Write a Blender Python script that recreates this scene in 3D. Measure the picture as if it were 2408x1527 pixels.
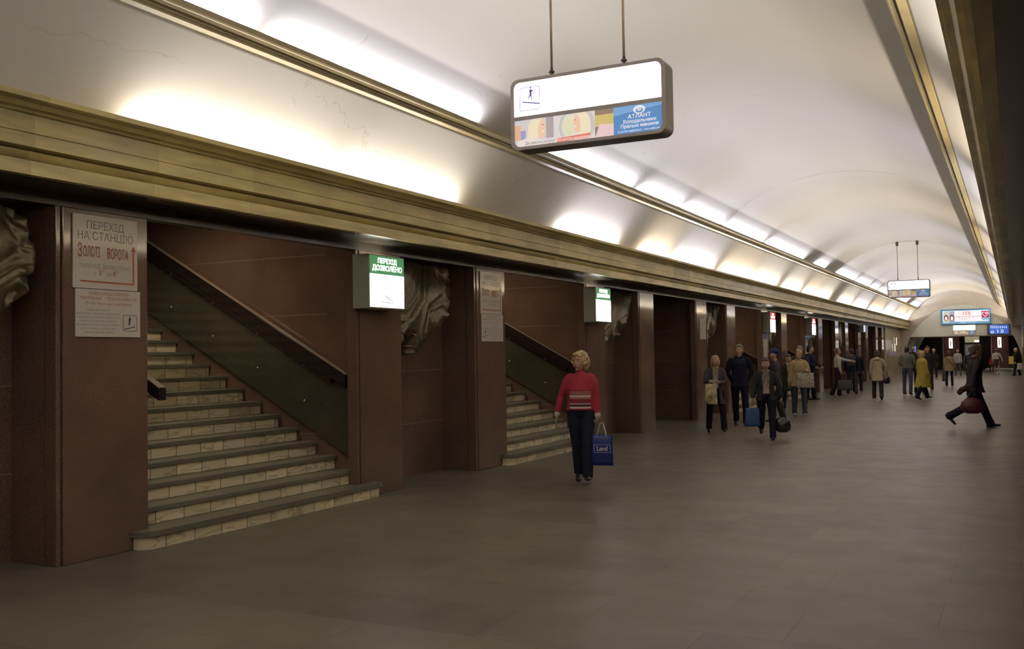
import bpy, bmesh, math, random
import numpy as np
from mathutils import Vector, Matrix, noise
from mathutils.geometry import delaunay_2d_cdt
for o in list(bpy.data.objects): bpy.data.objects.remove(o)
S = bpy.context.scene; COL = S.collection
PI = math.pi
# ------------------------------------------------------------------ camera
YAW, PITCH, ROLL, FPX, EYE = 0.47499, 0.03211, -0.01637, 2296.0, 1.62
fw = Vector((-math.sin(YAW)*math.cos(PITCH), math.cos(YAW)*math.cos(PITCH), math.sin(PITCH)))
rt = Vector((math.cos(YAW), math.sin(YAW), 0)); up = rt.cross(fw)
c_, s_ = math.cos(ROLL), math.sin(ROLL)
rt, up = c_*rt + s_*up, -s_*rt + c_*up
cd = bpy.data.cameras.new('camera'); cam = bpy.data.objects.new('camera', cd); COL.objects.link(cam)
cd.sensor_width = 36; cd.lens = 36*FPX/2408; cd.clip_end = 300; cd.clip_start = 0.05
cam.matrix_world = Matrix(((rt.x, up.x, -fw.x, 0), (rt.y, up.y, -fw.y, 0), (rt.z, up.z, -fw.z, EYE), (0, 0, 0, 1)))
S.camera = cam
# ------------------------------------------------------------------ world, exposure, colour
w = bpy.data.worlds.new('world'); S.world = w; w.use_nodes = True
w.node_tree.nodes['Background'].inputs[0].default_value = (0.02, 0.018, 0.016, 1)
w.node_tree.nodes['Background'].inputs[1].default_value = 0.3
S.view_settings.view_transform = 'Standard'; S.view_settings.look = 'None'
S.view_settings.exposure = 0.0; S.view_settings.gamma = 1.0; S.view_settings.use_curve_mapping = False
S.cycles.use_denoising = True; S.cycles.max_bounces = 8; S.cycles.diffuse_bounces = 5; S.cycles.glossy_bounces = 4
S.cycles.sample_clamp_indirect = 6.0
S.cycles.caustics_reflective = False
# ------------------------------------------------------------------ hidden strip lamps (cornice troughs and upper ledges)
XC = -3.2                      # axis of the hall
YEND = 70.3; YB = -12.0
WARM = (1.0, 0.86, 0.68); MILD = (1.0, 0.94, 0.86); COOL = (0.92, 0.91, 1.0)
def strip(x, z, y0, y1, col, wpm, tilt):
    l = bpy.data.lights.new('tube_lamp', 'AREA'); l.shape = 'RECTANGLE'; l.size = 0.04; l.size_y = y1-y0
    l.color = col; l.energy = wpm*(y1-y0)*(1.35 if y0 < 3.7 else 1.0)*(1.3 if y0 > 54 else 1.0)
    o = bpy.data.objects.new('tube_lamp', l); COL.objects.link(o); o.location = (x, (y0+y1)/2, z)
    o.rotation_euler = (PI, tilt, 0)
    return o
CORN_W, LEDGE_W, RCORN_W = 15.5, 13.5, 18.0
for k, (a, b) in enumerate([(-9, -6), (-5.5, -1), (5.55, 8.0), (8.2, 10.6), (13.75, 16.25), (17.5, 19.1), (19.45, 22.5), (23.1, 26.2), (26.4, 29.4),
               (30.2, 32.9), (33.5, 36.0), (36.2, 38.6), (40.7, 44.2), (44.8, 49.1), (49.9, 54.8), (55.4, 60.0), (60.6, 66.0), (66.4, 69.7)]):
    strip(-6.27, 3.467, a, b, (MILD, WARM, MILD, MILD, COOL, WARM, COOL, WARM, MILD)[k % 9], CORN_W, 0.6)
for a, b in [(-10, -4), (-3.5, 2.2), (2.6, 6.2), (6.5, 10.1), (12.2, 15.4), (15.8, 18.0), (18.3, 21.0), (21.3, 25.0), (25.4, 30.4),
             (32.3, 34.2), (36.6, 41.0), (41.4, 45.2), (45.7, 48.2), (48.7, 55.5), (56, 62.2), (64.8, 69.8)]:
    strip(-5.66, 4.367, a, b, COOL, LEDGE_W, 0.15)
for k, (a, b) in enumerate([(-10, -5), (-4.5, 0), (0.5, 3.4), (3.8, 8.6), (10.2, 13.6), (14.6, 18.0), (18.4, 22.2), (23.4, 28.2), (29.4, 34.5),
               (35.6, 41), (42, 47), (48, 54), (55, 61), (62, 69.7)]):
    strip(-0.13, 3.467, a, b, (MILD, WARM, COOL)[k % 3], RCORN_W, -0.5)

# ================================================================== materials
def nt(m):
    m.use_nodes = True; return m.node_tree, m.node_tree.nodes, m.node_tree.links
MATS = {}
def mat(name, col, rough=0.6, metal=0.0, var=0.12, scale=6.0, bump=0.0, spec=0.5, emit=None, es=0.0, coat=0.0):
    if name in MATS: return MATS[name]
    m = bpy.data.materials.new(name); t, n, l = nt(m); b = n['Principled BSDF']
    b.inputs['Roughness'].default_value = rough; b.inputs['Metallic'].default_value = metal
    b.inputs['Specular IOR Level'].default_value = spec; b.inputs['Coat Weight'].default_value = coat
    tc = n.new('ShaderNodeTexCoord'); no = n.new('ShaderNodeTexNoise'); no.inputs['Scale'].default_value = scale; no.inputs['Detail'].default_value = 5
    l.new(tc.outputs['Object'], no.inputs['Vector'])
    r = n.new('ShaderNodeValToRGB'); c = Vector(col)
    r.color_ramp.elements[0].position = 0.3; r.color_ramp.elements[1].position = 0.7
    r.color_ramp.elements[0].color = (*(c*(1-var)), 1); r.color_ramp.elements[1].color = (*(c*(1+var)), 1)
    l.new(no.outputs['Fac'], r.inputs['Fac']); l.new(r.outputs['Color'], b.inputs['Base Color'])
    if emit:
        b.inputs['Emission Color'].default_value = (*emit, 1); b.inputs['Emission Strength'].default_value = es
    if bump:
        bp = n.new('ShaderNodeBump'); bp.inputs['Strength'].default_value = bump; bp.inputs['Distance'].default_value = 0.01
        l.new(no.outputs['Fac'], bp.inputs['Height']); l.new(bp.outputs['Normal'], b.inputs['Normal'])
    MATS[name] = m; return m

def granite(name, c0, c1, c2, rough, jy=0.0, jz=0.0, jc=(0.3, 0.24, 0.2), spec=0.5):
    """speckled polished stone; optional thin pale slab joints"""
    m = bpy.data.materials.new(name); t, n, l = nt(m); b = n['Principled BSDF']
    g = n.new('ShaderNodeNewGeometry'); tc = n.new('ShaderNodeMapping'); l.new(g.outputs['Position'], tc.inputs['Vector'])
    a = n.new('ShaderNodeTexNoise'); a.inputs['Scale'].default_value = 110; a.inputs['Detail'].default_value = 3; l.new(tc.outputs[0], a.inputs['Vector'])
    d = n.new('ShaderNodeTexNoise'); d.inputs['Scale'].default_value = 1.4; d.inputs['Detail'].default_value = 3; l.new(tc.outputs[0], d.inputs['Vector'])
    r = n.new('ShaderNodeValToRGB'); e = r.color_ramp.elements; e[0].position = 0.36; e[0].color = (*c0, 1); e[1].position = 0.66; e[1].color = (*c2, 1)
    k = e.new(0.5); k.color = (*c1, 1)
    l.new(a.outputs['Fac'], r.inputs['Fac'])
    mx = n.new('ShaderNodeMix'); mx.data_type = 'RGBA'; mx.blend_type = 'MULTIPLY'; mx.inputs['Factor'].default_value = 0.5
    r2 = n.new('ShaderNodeValToRGB'); r2.color_ramp.elements[0].color = (0.55, 0.55, 0.58, 1); r2.color_ramp.elements[1].color = (1.25, 1.2, 1.15, 1)
    r2.color_ramp.elements[0].position = .3; r2.color_ramp.elements[1].position = .7
    l.new(d.outputs['Fac'], r2.inputs['Fac']); l.new(r.outputs['Color'], mx.inputs['A']); l.new(r2.outputs['Color'], mx.inputs['B'])
    out = mx.outputs['Result']
    if jz:
        sp = n.new('ShaderNodeSeparateXYZ'); l.new(g.outputs['Position'], sp.inputs[0])
        md = n.new('ShaderNodeMath'); md.operation = 'PINGPONG'; md.inputs[1].default_value = jz/2; l.new(sp.outputs['Z'], md.inputs[0])
        lt = n.new('ShaderNodeMath'); lt.operation = 'LESS_THAN'; lt.inputs[1].default_value = 0.003; l.new(md.outputs[0], lt.inputs[0])
        mj = n.new('ShaderNodeMix'); mj.data_type = 'RGBA'; mj.inputs['B'].default_value = (*jc, 1)
        l.new(lt.outputs[0], mj.inputs['Factor']); l.new(out, mj.inputs['A']); out = mj.outputs['Result']
    l.new(out, b.inputs['Base Color']); b.inputs['Roughness'].default_value = rough; b.inputs['Specular IOR Level'].default_value = spec
    MATS[name] = m; return m
M_RED = granite('red_granite', (0.12, 0.070, 0.048), (0.17, 0.104, 0.074), (0.225, 0.145, 0.105), 0.08)
M_REDJ = granite('red_granite_slabs', (0.12, 0.070, 0.048), (0.17, 0.104, 0.074), (0.225, 0.145, 0.105), 0.13, jz=0.72)
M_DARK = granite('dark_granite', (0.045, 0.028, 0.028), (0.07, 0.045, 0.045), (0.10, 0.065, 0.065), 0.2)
M_TREAD = granite('grey_granite_tread', (0.14, 0.13, 0.09), (0.18, 0.17, 0.125), (0.22, 0.21, 0.16), 0.35)
M_BEIGE = granite('beige_marble', (0.5, 0.42, 0.3), (0.56, 0.47, 0.34), (0.6, 0.5, 0.38), 0.15)
M_PANEL = granite('dark_green_panel', (0.05, 0.044, 0.029), (0.066, 0.06, 0.04), (0.082, 0.075, 0.05), 0.10)
# limestone of the cornice: slabs with their own tone
def cornice_mat(name, base, rough):
    m = bpy.data.materials.new(name); t, n, l = nt(m); b = n['Principled BSDF']
    g = n.new('ShaderNodeNewGeometry'); sp = n.new('ShaderNodeSeparateXYZ'); l.new(g.outputs['Position'], sp.inputs[0])
    dv = n.new('ShaderNodeMath'); dv.operation = 'DIVIDE'; dv.inputs[1].default_value = 1.14; l.new(sp.outputs['Y'], dv.inputs[0])
    ad = n.new('ShaderNodeMath'); ad.operation = 'ADD'; ad.inputs[1].default_value = 0.92; l.new(dv.outputs[0], ad.inputs[0])
    fl = n.new('ShaderNodeMath'); fl.operation = 'FLOOR'; l.new(ad.outputs[0], fl.inputs[0])
    wn = n.new('ShaderNodeTexWhiteNoise'); wn.noise_dimensions = '1D'; l.new(fl.outputs[0], wn.inputs['W'])
    fr = n.new('ShaderNodeMath'); fr.operation = 'FRACT'; l.new(ad.outputs[0], fr.inputs[0])
    lt = n.new('ShaderNodeMath'); lt.operation = 'LESS_THAN'; lt.inputs[1].default_value = 0.0035; l.new(fr.outputs[0], lt.inputs[0])
    no = n.new('ShaderNodeTexNoise'); no.inputs['Scale'].default_value = 2.0; no.inputs['Detail'].default_value = 6
    mp = n.new('ShaderNodeMapping'); mp.inputs['Scale'].default_value = (3, 0.8, 6); l.new(g.outputs['Position'], mp.inputs['Vector']); l.new(mp.outputs[0], no.inputs['Vector'])
    r = n.new('ShaderNodeValToRGB'); c = Vector(base)
    r.color_ramp.elements[0].color = (*(c*0.72), 1); r.color_ramp.elements[1].color = (*(c*1.15), 1); r.color_ramp.elements[0].position = .3; r.color_ramp.elements[1].position = .65
    l.new(no.outputs['Fac'], r.inputs['Fac'])
    rr = n.new('ShaderNodeMapRange'); rr.inputs['To Min'].default_value = 0.72; rr.inputs['To Max'].default_value = 1.08; l.new(wn.outputs['Value'], rr.inputs['Value'])
    mx = n.new('ShaderNodeVectorMath'); mx.operation = 'SCALE'; l.new(r.outputs['Color'], mx.inputs[0]); l.new(rr.outputs[0], mx.inputs['Scale'])
    mj = n.new('ShaderNodeMix'); mj.data_type = 'RGBA'; mj.inputs['B'].default_value = (*(c*0.6), 1)
    l.new(lt.outputs[0], mj.inputs['Factor']); l.new(mx.outputs[0], mj.inputs['A']); l.new(mj.outputs['Result'], b.inputs['Base Color'])
    b.inputs['Roughness'].default_value = rough; b.inputs['Specular IOR Level'].default_value = 0.5
    MATS[name] = m; return m
M_CORN = cornice_mat('cornice_limestone', (0.64, 0.53, 0.22), 0.3)
M_LEDGE = mat('ledge_stone', (0.29, 0.235, 0.115), 0.4, var=0.08)
# painted plaster vault with faint cracks
def plaster():
    m = bpy.data.materials.new('vault_plaster'); t, n, l = nt(m); b = n['Principled BSDF']
    g = n.new('ShaderNodeNewGeometry')
    no = n.new('ShaderNodeTexNoise'); no.inputs['Scale'].default_value = 0.7; no.inputs['Detail'].default_value = 4; l.new(g.outputs['Position'], no.inputs['Vector'])
    r = n.new('ShaderNodeValToRGB'); r.color_ramp.elements[0].color = (0.74, 0.71, 0.68, 1); r.color_ramp.elements[1].color = (0.80, 0.775, 0.75, 1)
    l.new(no.outputs['Fac'], r.inputs['Fac'])
    vo = n.new('ShaderNodeTexVoronoi'); vo.feature = 'DISTANCE_TO_EDGE'; vo.inputs['Scale'].default_value = 0.22
    n2 = n.new('ShaderNodeTexNoise'); n2.inputs['Scale'].default_value = 2.5; n2.inputs['Detail'].default_value = 5; l.new(g.outputs['Position'], n2.inputs['Vector'])
    mv = n.new('ShaderNodeVectorMath'); mv.operation = 'ADD'; l.new(g.outputs['Position'], mv.inputs[0])
    ms = n.new('ShaderNodeVectorMath'); ms.operation = 'SCALE'; ms.inputs['Scale'].default_value = 0.6; l.new(n2.outputs['Color'], ms.inputs[0]); l.new(ms.outputs[0], mv.inputs[1])
    l.new(mv.outputs[0], vo.inputs['Vector'])
    lt = n.new('ShaderNodeMath'); lt.operation = 'LESS_THAN'; lt.inputs[1].default_value = 0.0011; l.new(vo.outputs['Distance'], lt.inputs[0])
    gt = n.new('ShaderNodeMath'); gt.operation = 'GREATER_THAN'; gt.inputs[1].default_value = 0.52; l.new(no.outputs['Fac'], gt.inputs[0])
    an = n.new('ShaderNodeMath'); an.operation = 'MULTIPLY'; l.new(lt.outputs[0], an.inputs[0]); l.new(gt.outputs[0], an.inputs[1])
    sc = n.new('ShaderNodeMath'); sc.operation = 'MULTIPLY'; sc.inputs[1].default_value = 0.3; l.new(an.outputs[0], sc.inputs[0])
    mj = n.new('ShaderNodeMix'); mj.data_type = 'RGBA'; mj.inputs['B'].default_value = (0.45, 0.38, 0.3, 1)
    l.new(sc.outputs[0], mj.inputs['Factor']); l.new(r.outputs['Color'], mj.inputs['A']); l.new(mj.outputs['Result'], b.inputs['Base Color'])
    b.inputs['Roughness'].default_value = 0.75; b.inputs['Specular IOR Level'].default_value = 0.25
    return m
M_VAULT = plaster()
M_TYMP = mat('pale_green_paint', (0.80, 0.84, 0.80), 0.6, var=0.03, scale=1.5)
def floor_mat():
    m = bpy.data.materials.new('floor_granite'); t, n, l = nt(m); b = n['Principled BSDF']
    g = n.new('ShaderNodeNewGeometry')
    mp = n.new('ShaderNodeMapping'); l.new(g.outputs['Position'], mp.inputs['Vector'])
    br = n.new('ShaderNodeTexBrick'); br.inputs['Scale'].default_value = 1.0; br.inputs['Brick Width'].default_value = 1.2; br.inputs['Row Height'].default_value = 0.62
    br.inputs['Mortar Size'].default_value = 0.003; br.inputs['Mortar Smooth'].default_value = 0.3; br.offset = 0.37; br.inputs['Bias'].default_value = 0.0
    br.inputs['Color1'].default_value = (0.145, 0.127, 0.095, 1); br.inputs['Color2'].default_value = (0.180, 0.158, 0.120, 1); br.inputs['Mortar'].default_value = (0.09, 0.075, 0.055, 1)
    l.new(mp.outputs[0], br.inputs['Vector'])
    no = n.new('ShaderNodeTexNoise'); no.inputs['Scale'].default_value = 1.1; no.inputs['Detail'].default_value = 8; no.inputs['Distortion'].default_value = 0.2; l.new(g.outputs['Position'], no.inputs['Vector'])
    r = n.new('ShaderNodeValToRGB'); r.color_ramp.elements[0].color = (0.8, 0.8, 0.82, 1); r.color_ramp.elements[1].color = (1.15, 1.13, 1.1, 1)
    r.color_ramp.elements[0].position = .35; r.color_ramp.elements[1].position = .65; l.new(no.outputs['Fac'], r.inputs['Fac'])
    mx = n.new('ShaderNodeMix'); mx.data_type = 'RGBA'; mx.blend_type = 'MULTIPLY'; mx.inputs['Factor'].default_value = 0.5
    l.new(br.outputs['Color'], mx.inputs['A']); l.new(r.outputs['Color'], mx.inputs['B'])
    # broad bands across the hall
    sp = n.new('ShaderNodeSeparateXYZ'); l.new(g.outputs['Position'], sp.inputs[0])
    dv = n.new('ShaderNodeMath'); dv.operation = 'DIVIDE'; dv.inputs[1].default_value = 1.24; l.new(sp.outputs['Y'], dv.inputs[0])
    fl = n.new('ShaderNodeMath'); fl.operation = 'FLOOR'; l.new(dv.outputs[0], fl.inputs[0])
    wn = n.new('ShaderNodeTexWhiteNoise'); wn.noise_dimensions = '1D'; l.new(fl.outputs[0], wn.inputs['W'])
    rr = n.new('ShaderNodeMapRange'); rr.inputs['To Min'].default_value = 0.9; rr.inputs['To Max'].default_value = 1.08; l.new(wn.outputs['Value'], rr.inputs['Value'])
    vs = n.new('ShaderNodeVectorMath'); vs.operation = 'SCALE'; l.new(mx.outputs['Result'], vs.inputs[0]); l.new(rr.outputs[0], vs.inputs['Scale'])
    ns = n.new('ShaderNodeTexNoise'); ns.inputs['Scale'].default_value = 1.7; ns.inputs['Detail'].default_value = 12; ns.inputs['Roughness'].default_value = 0.7; ns.inputs['Distortion'].default_value = 1.0
    l.new(g.outputs['Position'], ns.inputs['Vector']); rs = n.new('ShaderNodeMapRange'); rs.inputs['From Min'].default_value = 0.6; rs.inputs['From Max'].default_value = 0.72; rs.inputs['To Max'].default_value = 0.35; l.new(ns.outputs['Fac'], rs.inputs['Value'])
    ms = n.new('ShaderNodeMix'); ms.data_type = 'RGBA'; ms.inputs['B'].default_value = (0.27, 0.24, 0.19, 1); l.new(rs.outputs[0], ms.inputs['Factor']); l.new(vs.outputs[0], ms.inputs['A'])
    l.new(ms.outputs['Result'], b.inputs['Base Color'])
    n3 = n.new('ShaderNodeTexNoise'); n3.inputs['Scale'].default_value = 3.0; n3.inputs['Detail'].default_value = 6; l.new(g.outputs['Position'], n3.inputs['Vector'])
    r3 = n.new('ShaderNodeMapRange'); r3.inputs['To Min'].default_value = 0.28; r3.inputs['To Max'].default_value = 0.46; l.new(n3.outputs['Fac'], r3.inputs['Value']); l.new(r3.outputs[0], b.inputs['Roughness'])
    b.inputs['Specular IOR Level'].default_value = 0.2
    return m
M_FLOOR = floor_mat()
def riser_mat():
    m = bpy.data.materials.new('cream_marble_tiles'); t, n, l = nt(m); b = n['Principled BSDF']
    g = n.new('ShaderNodeNewGeometry'); sp = n.new('ShaderNodeSeparateXYZ'); l.new(g.outputs['Position'], sp.inputs[0])
    # u = Y (shifted per step by Z), tiles 0.31 m
    zz = n.new('ShaderNodeMath'); zz.operation = 'DIVIDE'; zz.inputs[1].default_value = 0.158; l.new(sp.outputs['Z'], zz.inputs[0])
    zf = n.new('ShaderNodeMath'); zf.operation = 'FLOOR'; l.new(zz.outputs[0], zf.inputs[0])
    w1 = n.new('ShaderNodeTexWhiteNoise'); w1.noise_dimensions = '1D'; l.new(zf.outputs[0], w1.inputs['W'])
    yd = n.new('ShaderNodeMath'); yd.operation = 'DIVIDE'; yd.inputs[1].default_value = 0.34; l.new(sp.outputs['Y'], yd.inputs[0])
    ya = n.new('ShaderNodeMath'); ya.operation = 'ADD'; l.new(yd.outputs[0], ya.inputs[0]); l.new(w1.outputs['Value'], ya.inputs[1])
    yf = n.new('ShaderNodeMath'); yf.operation = 'FLOOR'; l.new(ya.outputs[0], yf.inputs[0])
    fr = n.new('ShaderNodeMath'); fr.operation = 'FRACT'; l.new(ya.outputs[0], fr.inputs[0])
    lt = n.new('ShaderNodeMath'); lt.operation = 'LESS_THAN'; lt.inputs[1].default_value = 0.022; l.new(fr.outputs[0], lt.inputs[0])
    cb = n.new('ShaderNodeCombineXYZ'); l.new(yf.outputs[0], cb.inputs[0]); l.new(zf.outputs[0], cb.inputs[1])
    w2 = n.new('ShaderNodeTexWhiteNoise'); w2.noise_dimensions = '2D'; l.new(cb.outputs[0], w2.inputs['Vector'])
    of = n.new('ShaderNodeVectorMath'); of.operation = 'SCALE'; of.inputs['Scale'].default_value = 7; l.new(w2.outputs['Color'], of.inputs[0])
    ps = n.new('ShaderNodeVectorMath'); ps.operation = 'ADD'; l.new(g.outputs['Position'], ps.inputs[0]); l.new(of.outputs[0], ps.inputs[1])
    wv = n.new('ShaderNodeTexNoise'); wv.inputs['Scale'].default_value = 2.6; wv.inputs['Detail'].default_value = 7; wv.inputs['Distortion'].default_value = 0.8
    vm = n.new('ShaderNodeMapping'); vm.inputs['Rotation'].default_value = (0.7, 0, 0); vm.inputs['Scale'].default_value = (1, 0.7, 3.2); l.new(ps.outputs[0], vm.inputs['Vector']); l.new(vm.outputs[0], wv.inputs['Vector'])
    r = n.new('ShaderNodeValToRGB'); e = r.color_ramp.elements; e[0].position = .40; e[0].color = (0.95, 0.84, 0.60, 1); e[1].position = .62; e[1].color = (0.93, 0.81, 0.57, 1)
    k = e.new(.5); k.color = (0.60, 0.50, 0.32, 1); k = e.new(.47); k.color = (0.95, 0.85, 0.62, 1); k = e.new(.535); k.color = (0.90, 0.79, 0.56, 1)
    l.new(wv.outputs['Fac'], r.inputs['Fac'])
    rr = n.new('ShaderNodeMapRange'); rr.inputs['To Min'].default_value = 0.75; rr.inputs['To Max'].default_value = 1.1; l.new(w2.outputs['Value'], rr.inputs['Value'])
    vs = n.new('ShaderNodeVectorMath'); vs.operation = 'SCALE'; l.new(r.outputs['Color'], vs.inputs[0]); l.new(rr.outputs[0], vs.inputs['Scale'])
    mj = n.new('ShaderNodeMix'); mj.data_type = 'RGBA'; mj.inputs['B'].default_value = (0.12, 0.1, 0.05, 1)
    l.new(lt.outputs[0], mj.inputs['Factor']); l.new(vs.outputs[0], mj.inputs['A']); l.new(mj.outputs['Result'], b.inputs['Base Color'])
    b.inputs['Roughness'].default_value = 0.25
    return m
M_RISER = riser_mat()
M_BRONZE = mat('relief_bronze', (0.125, 0.10, 0.05), 0.32, metal=0.4, var=0.35, scale=22, bump=0.15)
M_CHROME = mat('chrome', (0.75, 0.75, 0.75), 0.15, metal=1.0, var=0.02)
M_WOOD = mat('handrail_wood', (0.02, 0.011, 0.01), 0.25, var=0.25, scale=20, coat=0.4)
M_RAILTOP = mat('handrail_top_strip', (0.42, 0.33, 0.25), 0.25, var=0.1)
M_METAL = mat('sign_housing_metal', (0.2, 0.18, 0.16), 0.4, metal=0.3, var=0.05)
M_FRAME = mat('sign_frame_grey', (0.33, 0.3, 0.28), 0.4, metal=0.2, var=0.05)
M_ROD = mat('hanger_rod', (0.28, 0.2, 0.13), 0.5, var=0.2)
M_CAP = mat('hanger_fitting', (0.06, 0.03, 0.03), 0.4)
def glow(name, c, s):
    return mat(name, tuple(min(1, x*.8) for x in c), 0.4, var=0.0, emit=c, es=s)
G_WHITE = glow('backlit_white', (1, 0.98, 1.0), 3.0)
G_FAINT = glow('backlit_faint_print', (1.0, 0.86, 0.93), 0.72)
G_INK = glow('backlit_ink', (0.1, 0.04, 0.35), 0.35)
G_GREEN = glow('backlit_green', (0.10, 0.42, 0.16), 0.38)
G_RED = glow('backlit_red', (0.75, 0.03, 0.05), 0.7)
M_PLATE = mat('white_notice_plate', (0.72, 0.66, 0.6), 0.09, var=0.02)
M_TXTG = mat('grey_lettering', (0.26, 0.25, 0.24), 0.4, var=0.0)
M_TXTR = mat('rust_red_lettering', (0.42, 0.13, 0.05), 0.4, var=0.0)
M_TXTB = mat('navy_ink', (0.03, 0.02, 0.08), 0.4, var=0.0)

# ================================================================== helpers
TMP = bpy.data.scenes.new('scratch')      # modifiers and text are evaluated here, quickly, then the scene is removed
def evaluated(o):
    TMP.collection.objects.link(o)
    with bpy.context.temp_override(scene=TMP, view_layer=TMP.view_layers[0]): dg = bpy.context.evaluated_depsgraph_get()
    me = bpy.data.meshes.new_from_object(o.evaluated_get(dg), depsgraph=dg); bpy.data.objects.remove(o); return me
def mesh_obj(name, bm, m, parent=None, smooth=False, loc=None):
    me = bpy.data.meshes.new(name); bmesh.ops.recalc_face_normals(bm, faces=bm.faces); bm.to_mesh(me); bm.free()
    if m: me.materials.append(m)
    if smooth:
        for p in me.polygons: p.use_smooth = True
    o = bpy.data.objects.new(name, me); COL.objects.link(o)
    if parent: o.parent = parent
    if loc is not None: o.location = loc
    return o
def tag(o, label, cat, group=None):
    o['label'] = label; o['category'] = cat
    if group: o['group'] = group
    return o
def structure(o, label=None):
    o['kind'] = 'structure'
    if label: o['label'] = label
    return o
def empty(name, loc=(0, 0, 0), rz=0):
    o = bpy.data.objects.new(name, None); COL.objects.link(o); o.location = loc; o.rotation_euler = (0, 0, rz); o.empty_display_size = 0.1
    return o
def box(bm, x0, y0, z0, x1, y1, z1, bevel=0.0):
    v = [bm.verts.new((x, y, z)) for x in (x0, x1) for y in (y0, y1) for z in (z0, z1)]
    f = [bm.faces.new([v[i] for i in q]) for q in ((0, 1, 3, 2), (4, 6, 7, 5), (0, 4, 5, 1), (2, 3, 7, 6), (0, 2, 6, 4), (1, 5, 7, 3))]
    if bevel:
        es = list({e for q in f for e in q.edges}); bmesh.ops.bevel(bm, geom=es, offset=bevel, segments=2, affect='EDGES', profile=0.5)
def boxo(name, dims, m, parent=None, bevel=0.0):
    bm = bmesh.new(); box(bm, *dims, bevel=bevel); return mesh_obj(name, bm, m, parent)
def prism_y(bm, prof, y0, y1):
    """closed (x,z) outline swept along Y"""
    a = [bm.verts.new((x, y0, z)) for x, z in prof]; b = [bm.verts.new((x, y1, z)) for x, z in prof]; n = len(prof)
    for i in range(n): bm.faces.new((a[i], a[(i+1) % n], b[(i+1) % n], b[i]))
    bm.faces.new(a); bm.faces.new(b[::-1])
def cyl(bm, p0, p1, r0, r1=None, n=12):
    p0 = Vector(p0); p1 = Vector(p1); d = (p1-p0).normalized(); r1 = r0 if r1 is None else r1
    a = d.orthogonal().normalized(); b = d.cross(a)
    A = [bm.verts.new(p0+r0*(math.cos(t)*a+math.sin(t)*b)) for t in [2*PI*i/n for i in range(n)]]
    B = [bm.verts.new(p1+r1*(math.cos(t)*a+math.sin(t)*b)) for t in [2*PI*i/n for i in range(n)]]
    for i in range(n): bm.faces.new((A[i], A[(i+1) % n], B[(i+1) % n], B[i]))
    bm.faces.new(A[::-1]); bm.faces.new(B)
def ball(bm, c, r, u=12, v=8):
    M = Matrix.Translation(c) @ Matrix.Diagonal((*(r if hasattr(r, '__len__') else (r, r, r)), 1))
    bmesh.ops.create_uvsphere(bm, u_segments=u, v_segments=v, radius=1, matrix=M)
# drawing frames: (u right, v up, out) on a plane
class Fr:
    def __init__(s, o, u, v): s.o = Vector(o); s.u = Vector(u); s.v = Vector(v); s.n = s.u.cross(s.v)
    def p(s, a, b, c=0.0): return s.o+a*s.u+b*s.v+c*s.n
def poly(name, fr, pts, c0, c1, m, parent):
    bm = bmesh.new(); a = [bm.verts.new(fr.p(x, y, c0)) for x, y in pts]; b = [bm.verts.new(fr.p(x, y, c1)) for x, y in pts]; n = len(pts)
    for i in range(n): bm.faces.new((a[i], a[(i+1) % n], b[(i+1) % n], b[i]))
    bm.faces.new(a[::-1]); bm.faces.new(b)
    return mesh_obj(name, bm, m, parent)
def rect(name, fr, x0, y0, x1, y1, c0, c1, m, parent): return poly(name, fr, [(x0, y0), (x1, y0), (x1, y1), (x0, y1)], c0, c1, m, parent)
def rrect_pts(x0, y0, x1, y1, r, k=6):
    P = []
    for cx, cy, a in ((x1-r, y1-r, 0), (x0+r, y1-r, 90), (x0+r, y0+r, 180), (x1-r, y0+r, 270)):
        P += [(cx+r*math.cos(math.radians(a+90*i/k)), cy+r*math.sin(math.radians(a+90*i/k))) for i in range(k+1)]
    return P
def ell_pts(cx, cy, rx, ry, n=28, a0=0, a1=360): return [(cx+rx*math.cos(math.radians(a0+(a1-a0)*i/n)), cy+ry*math.sin(math.radians(a0+(a1-a0)*i/n))) for i in range(n)]
def ring(name, fr, outer, inner, c0, c1, m, parent):
    bm = bmesh.new(); n = len(outer)
    L = [[bm.verts.new(fr.p(x, y, c)) for x, y in pts] for pts, c in ((outer, c0), (outer, c1), (inner, c1), (inner, c0))]
    for j in range(4):
        for i in range(n): bm.faces.new((L[j][i], L[j][(i+1) % n], L[(j+1) % 4][(i+1) % n], L[(j+1) % 4][i]))
    return mesh_obj(name, bm, m, parent)
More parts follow.
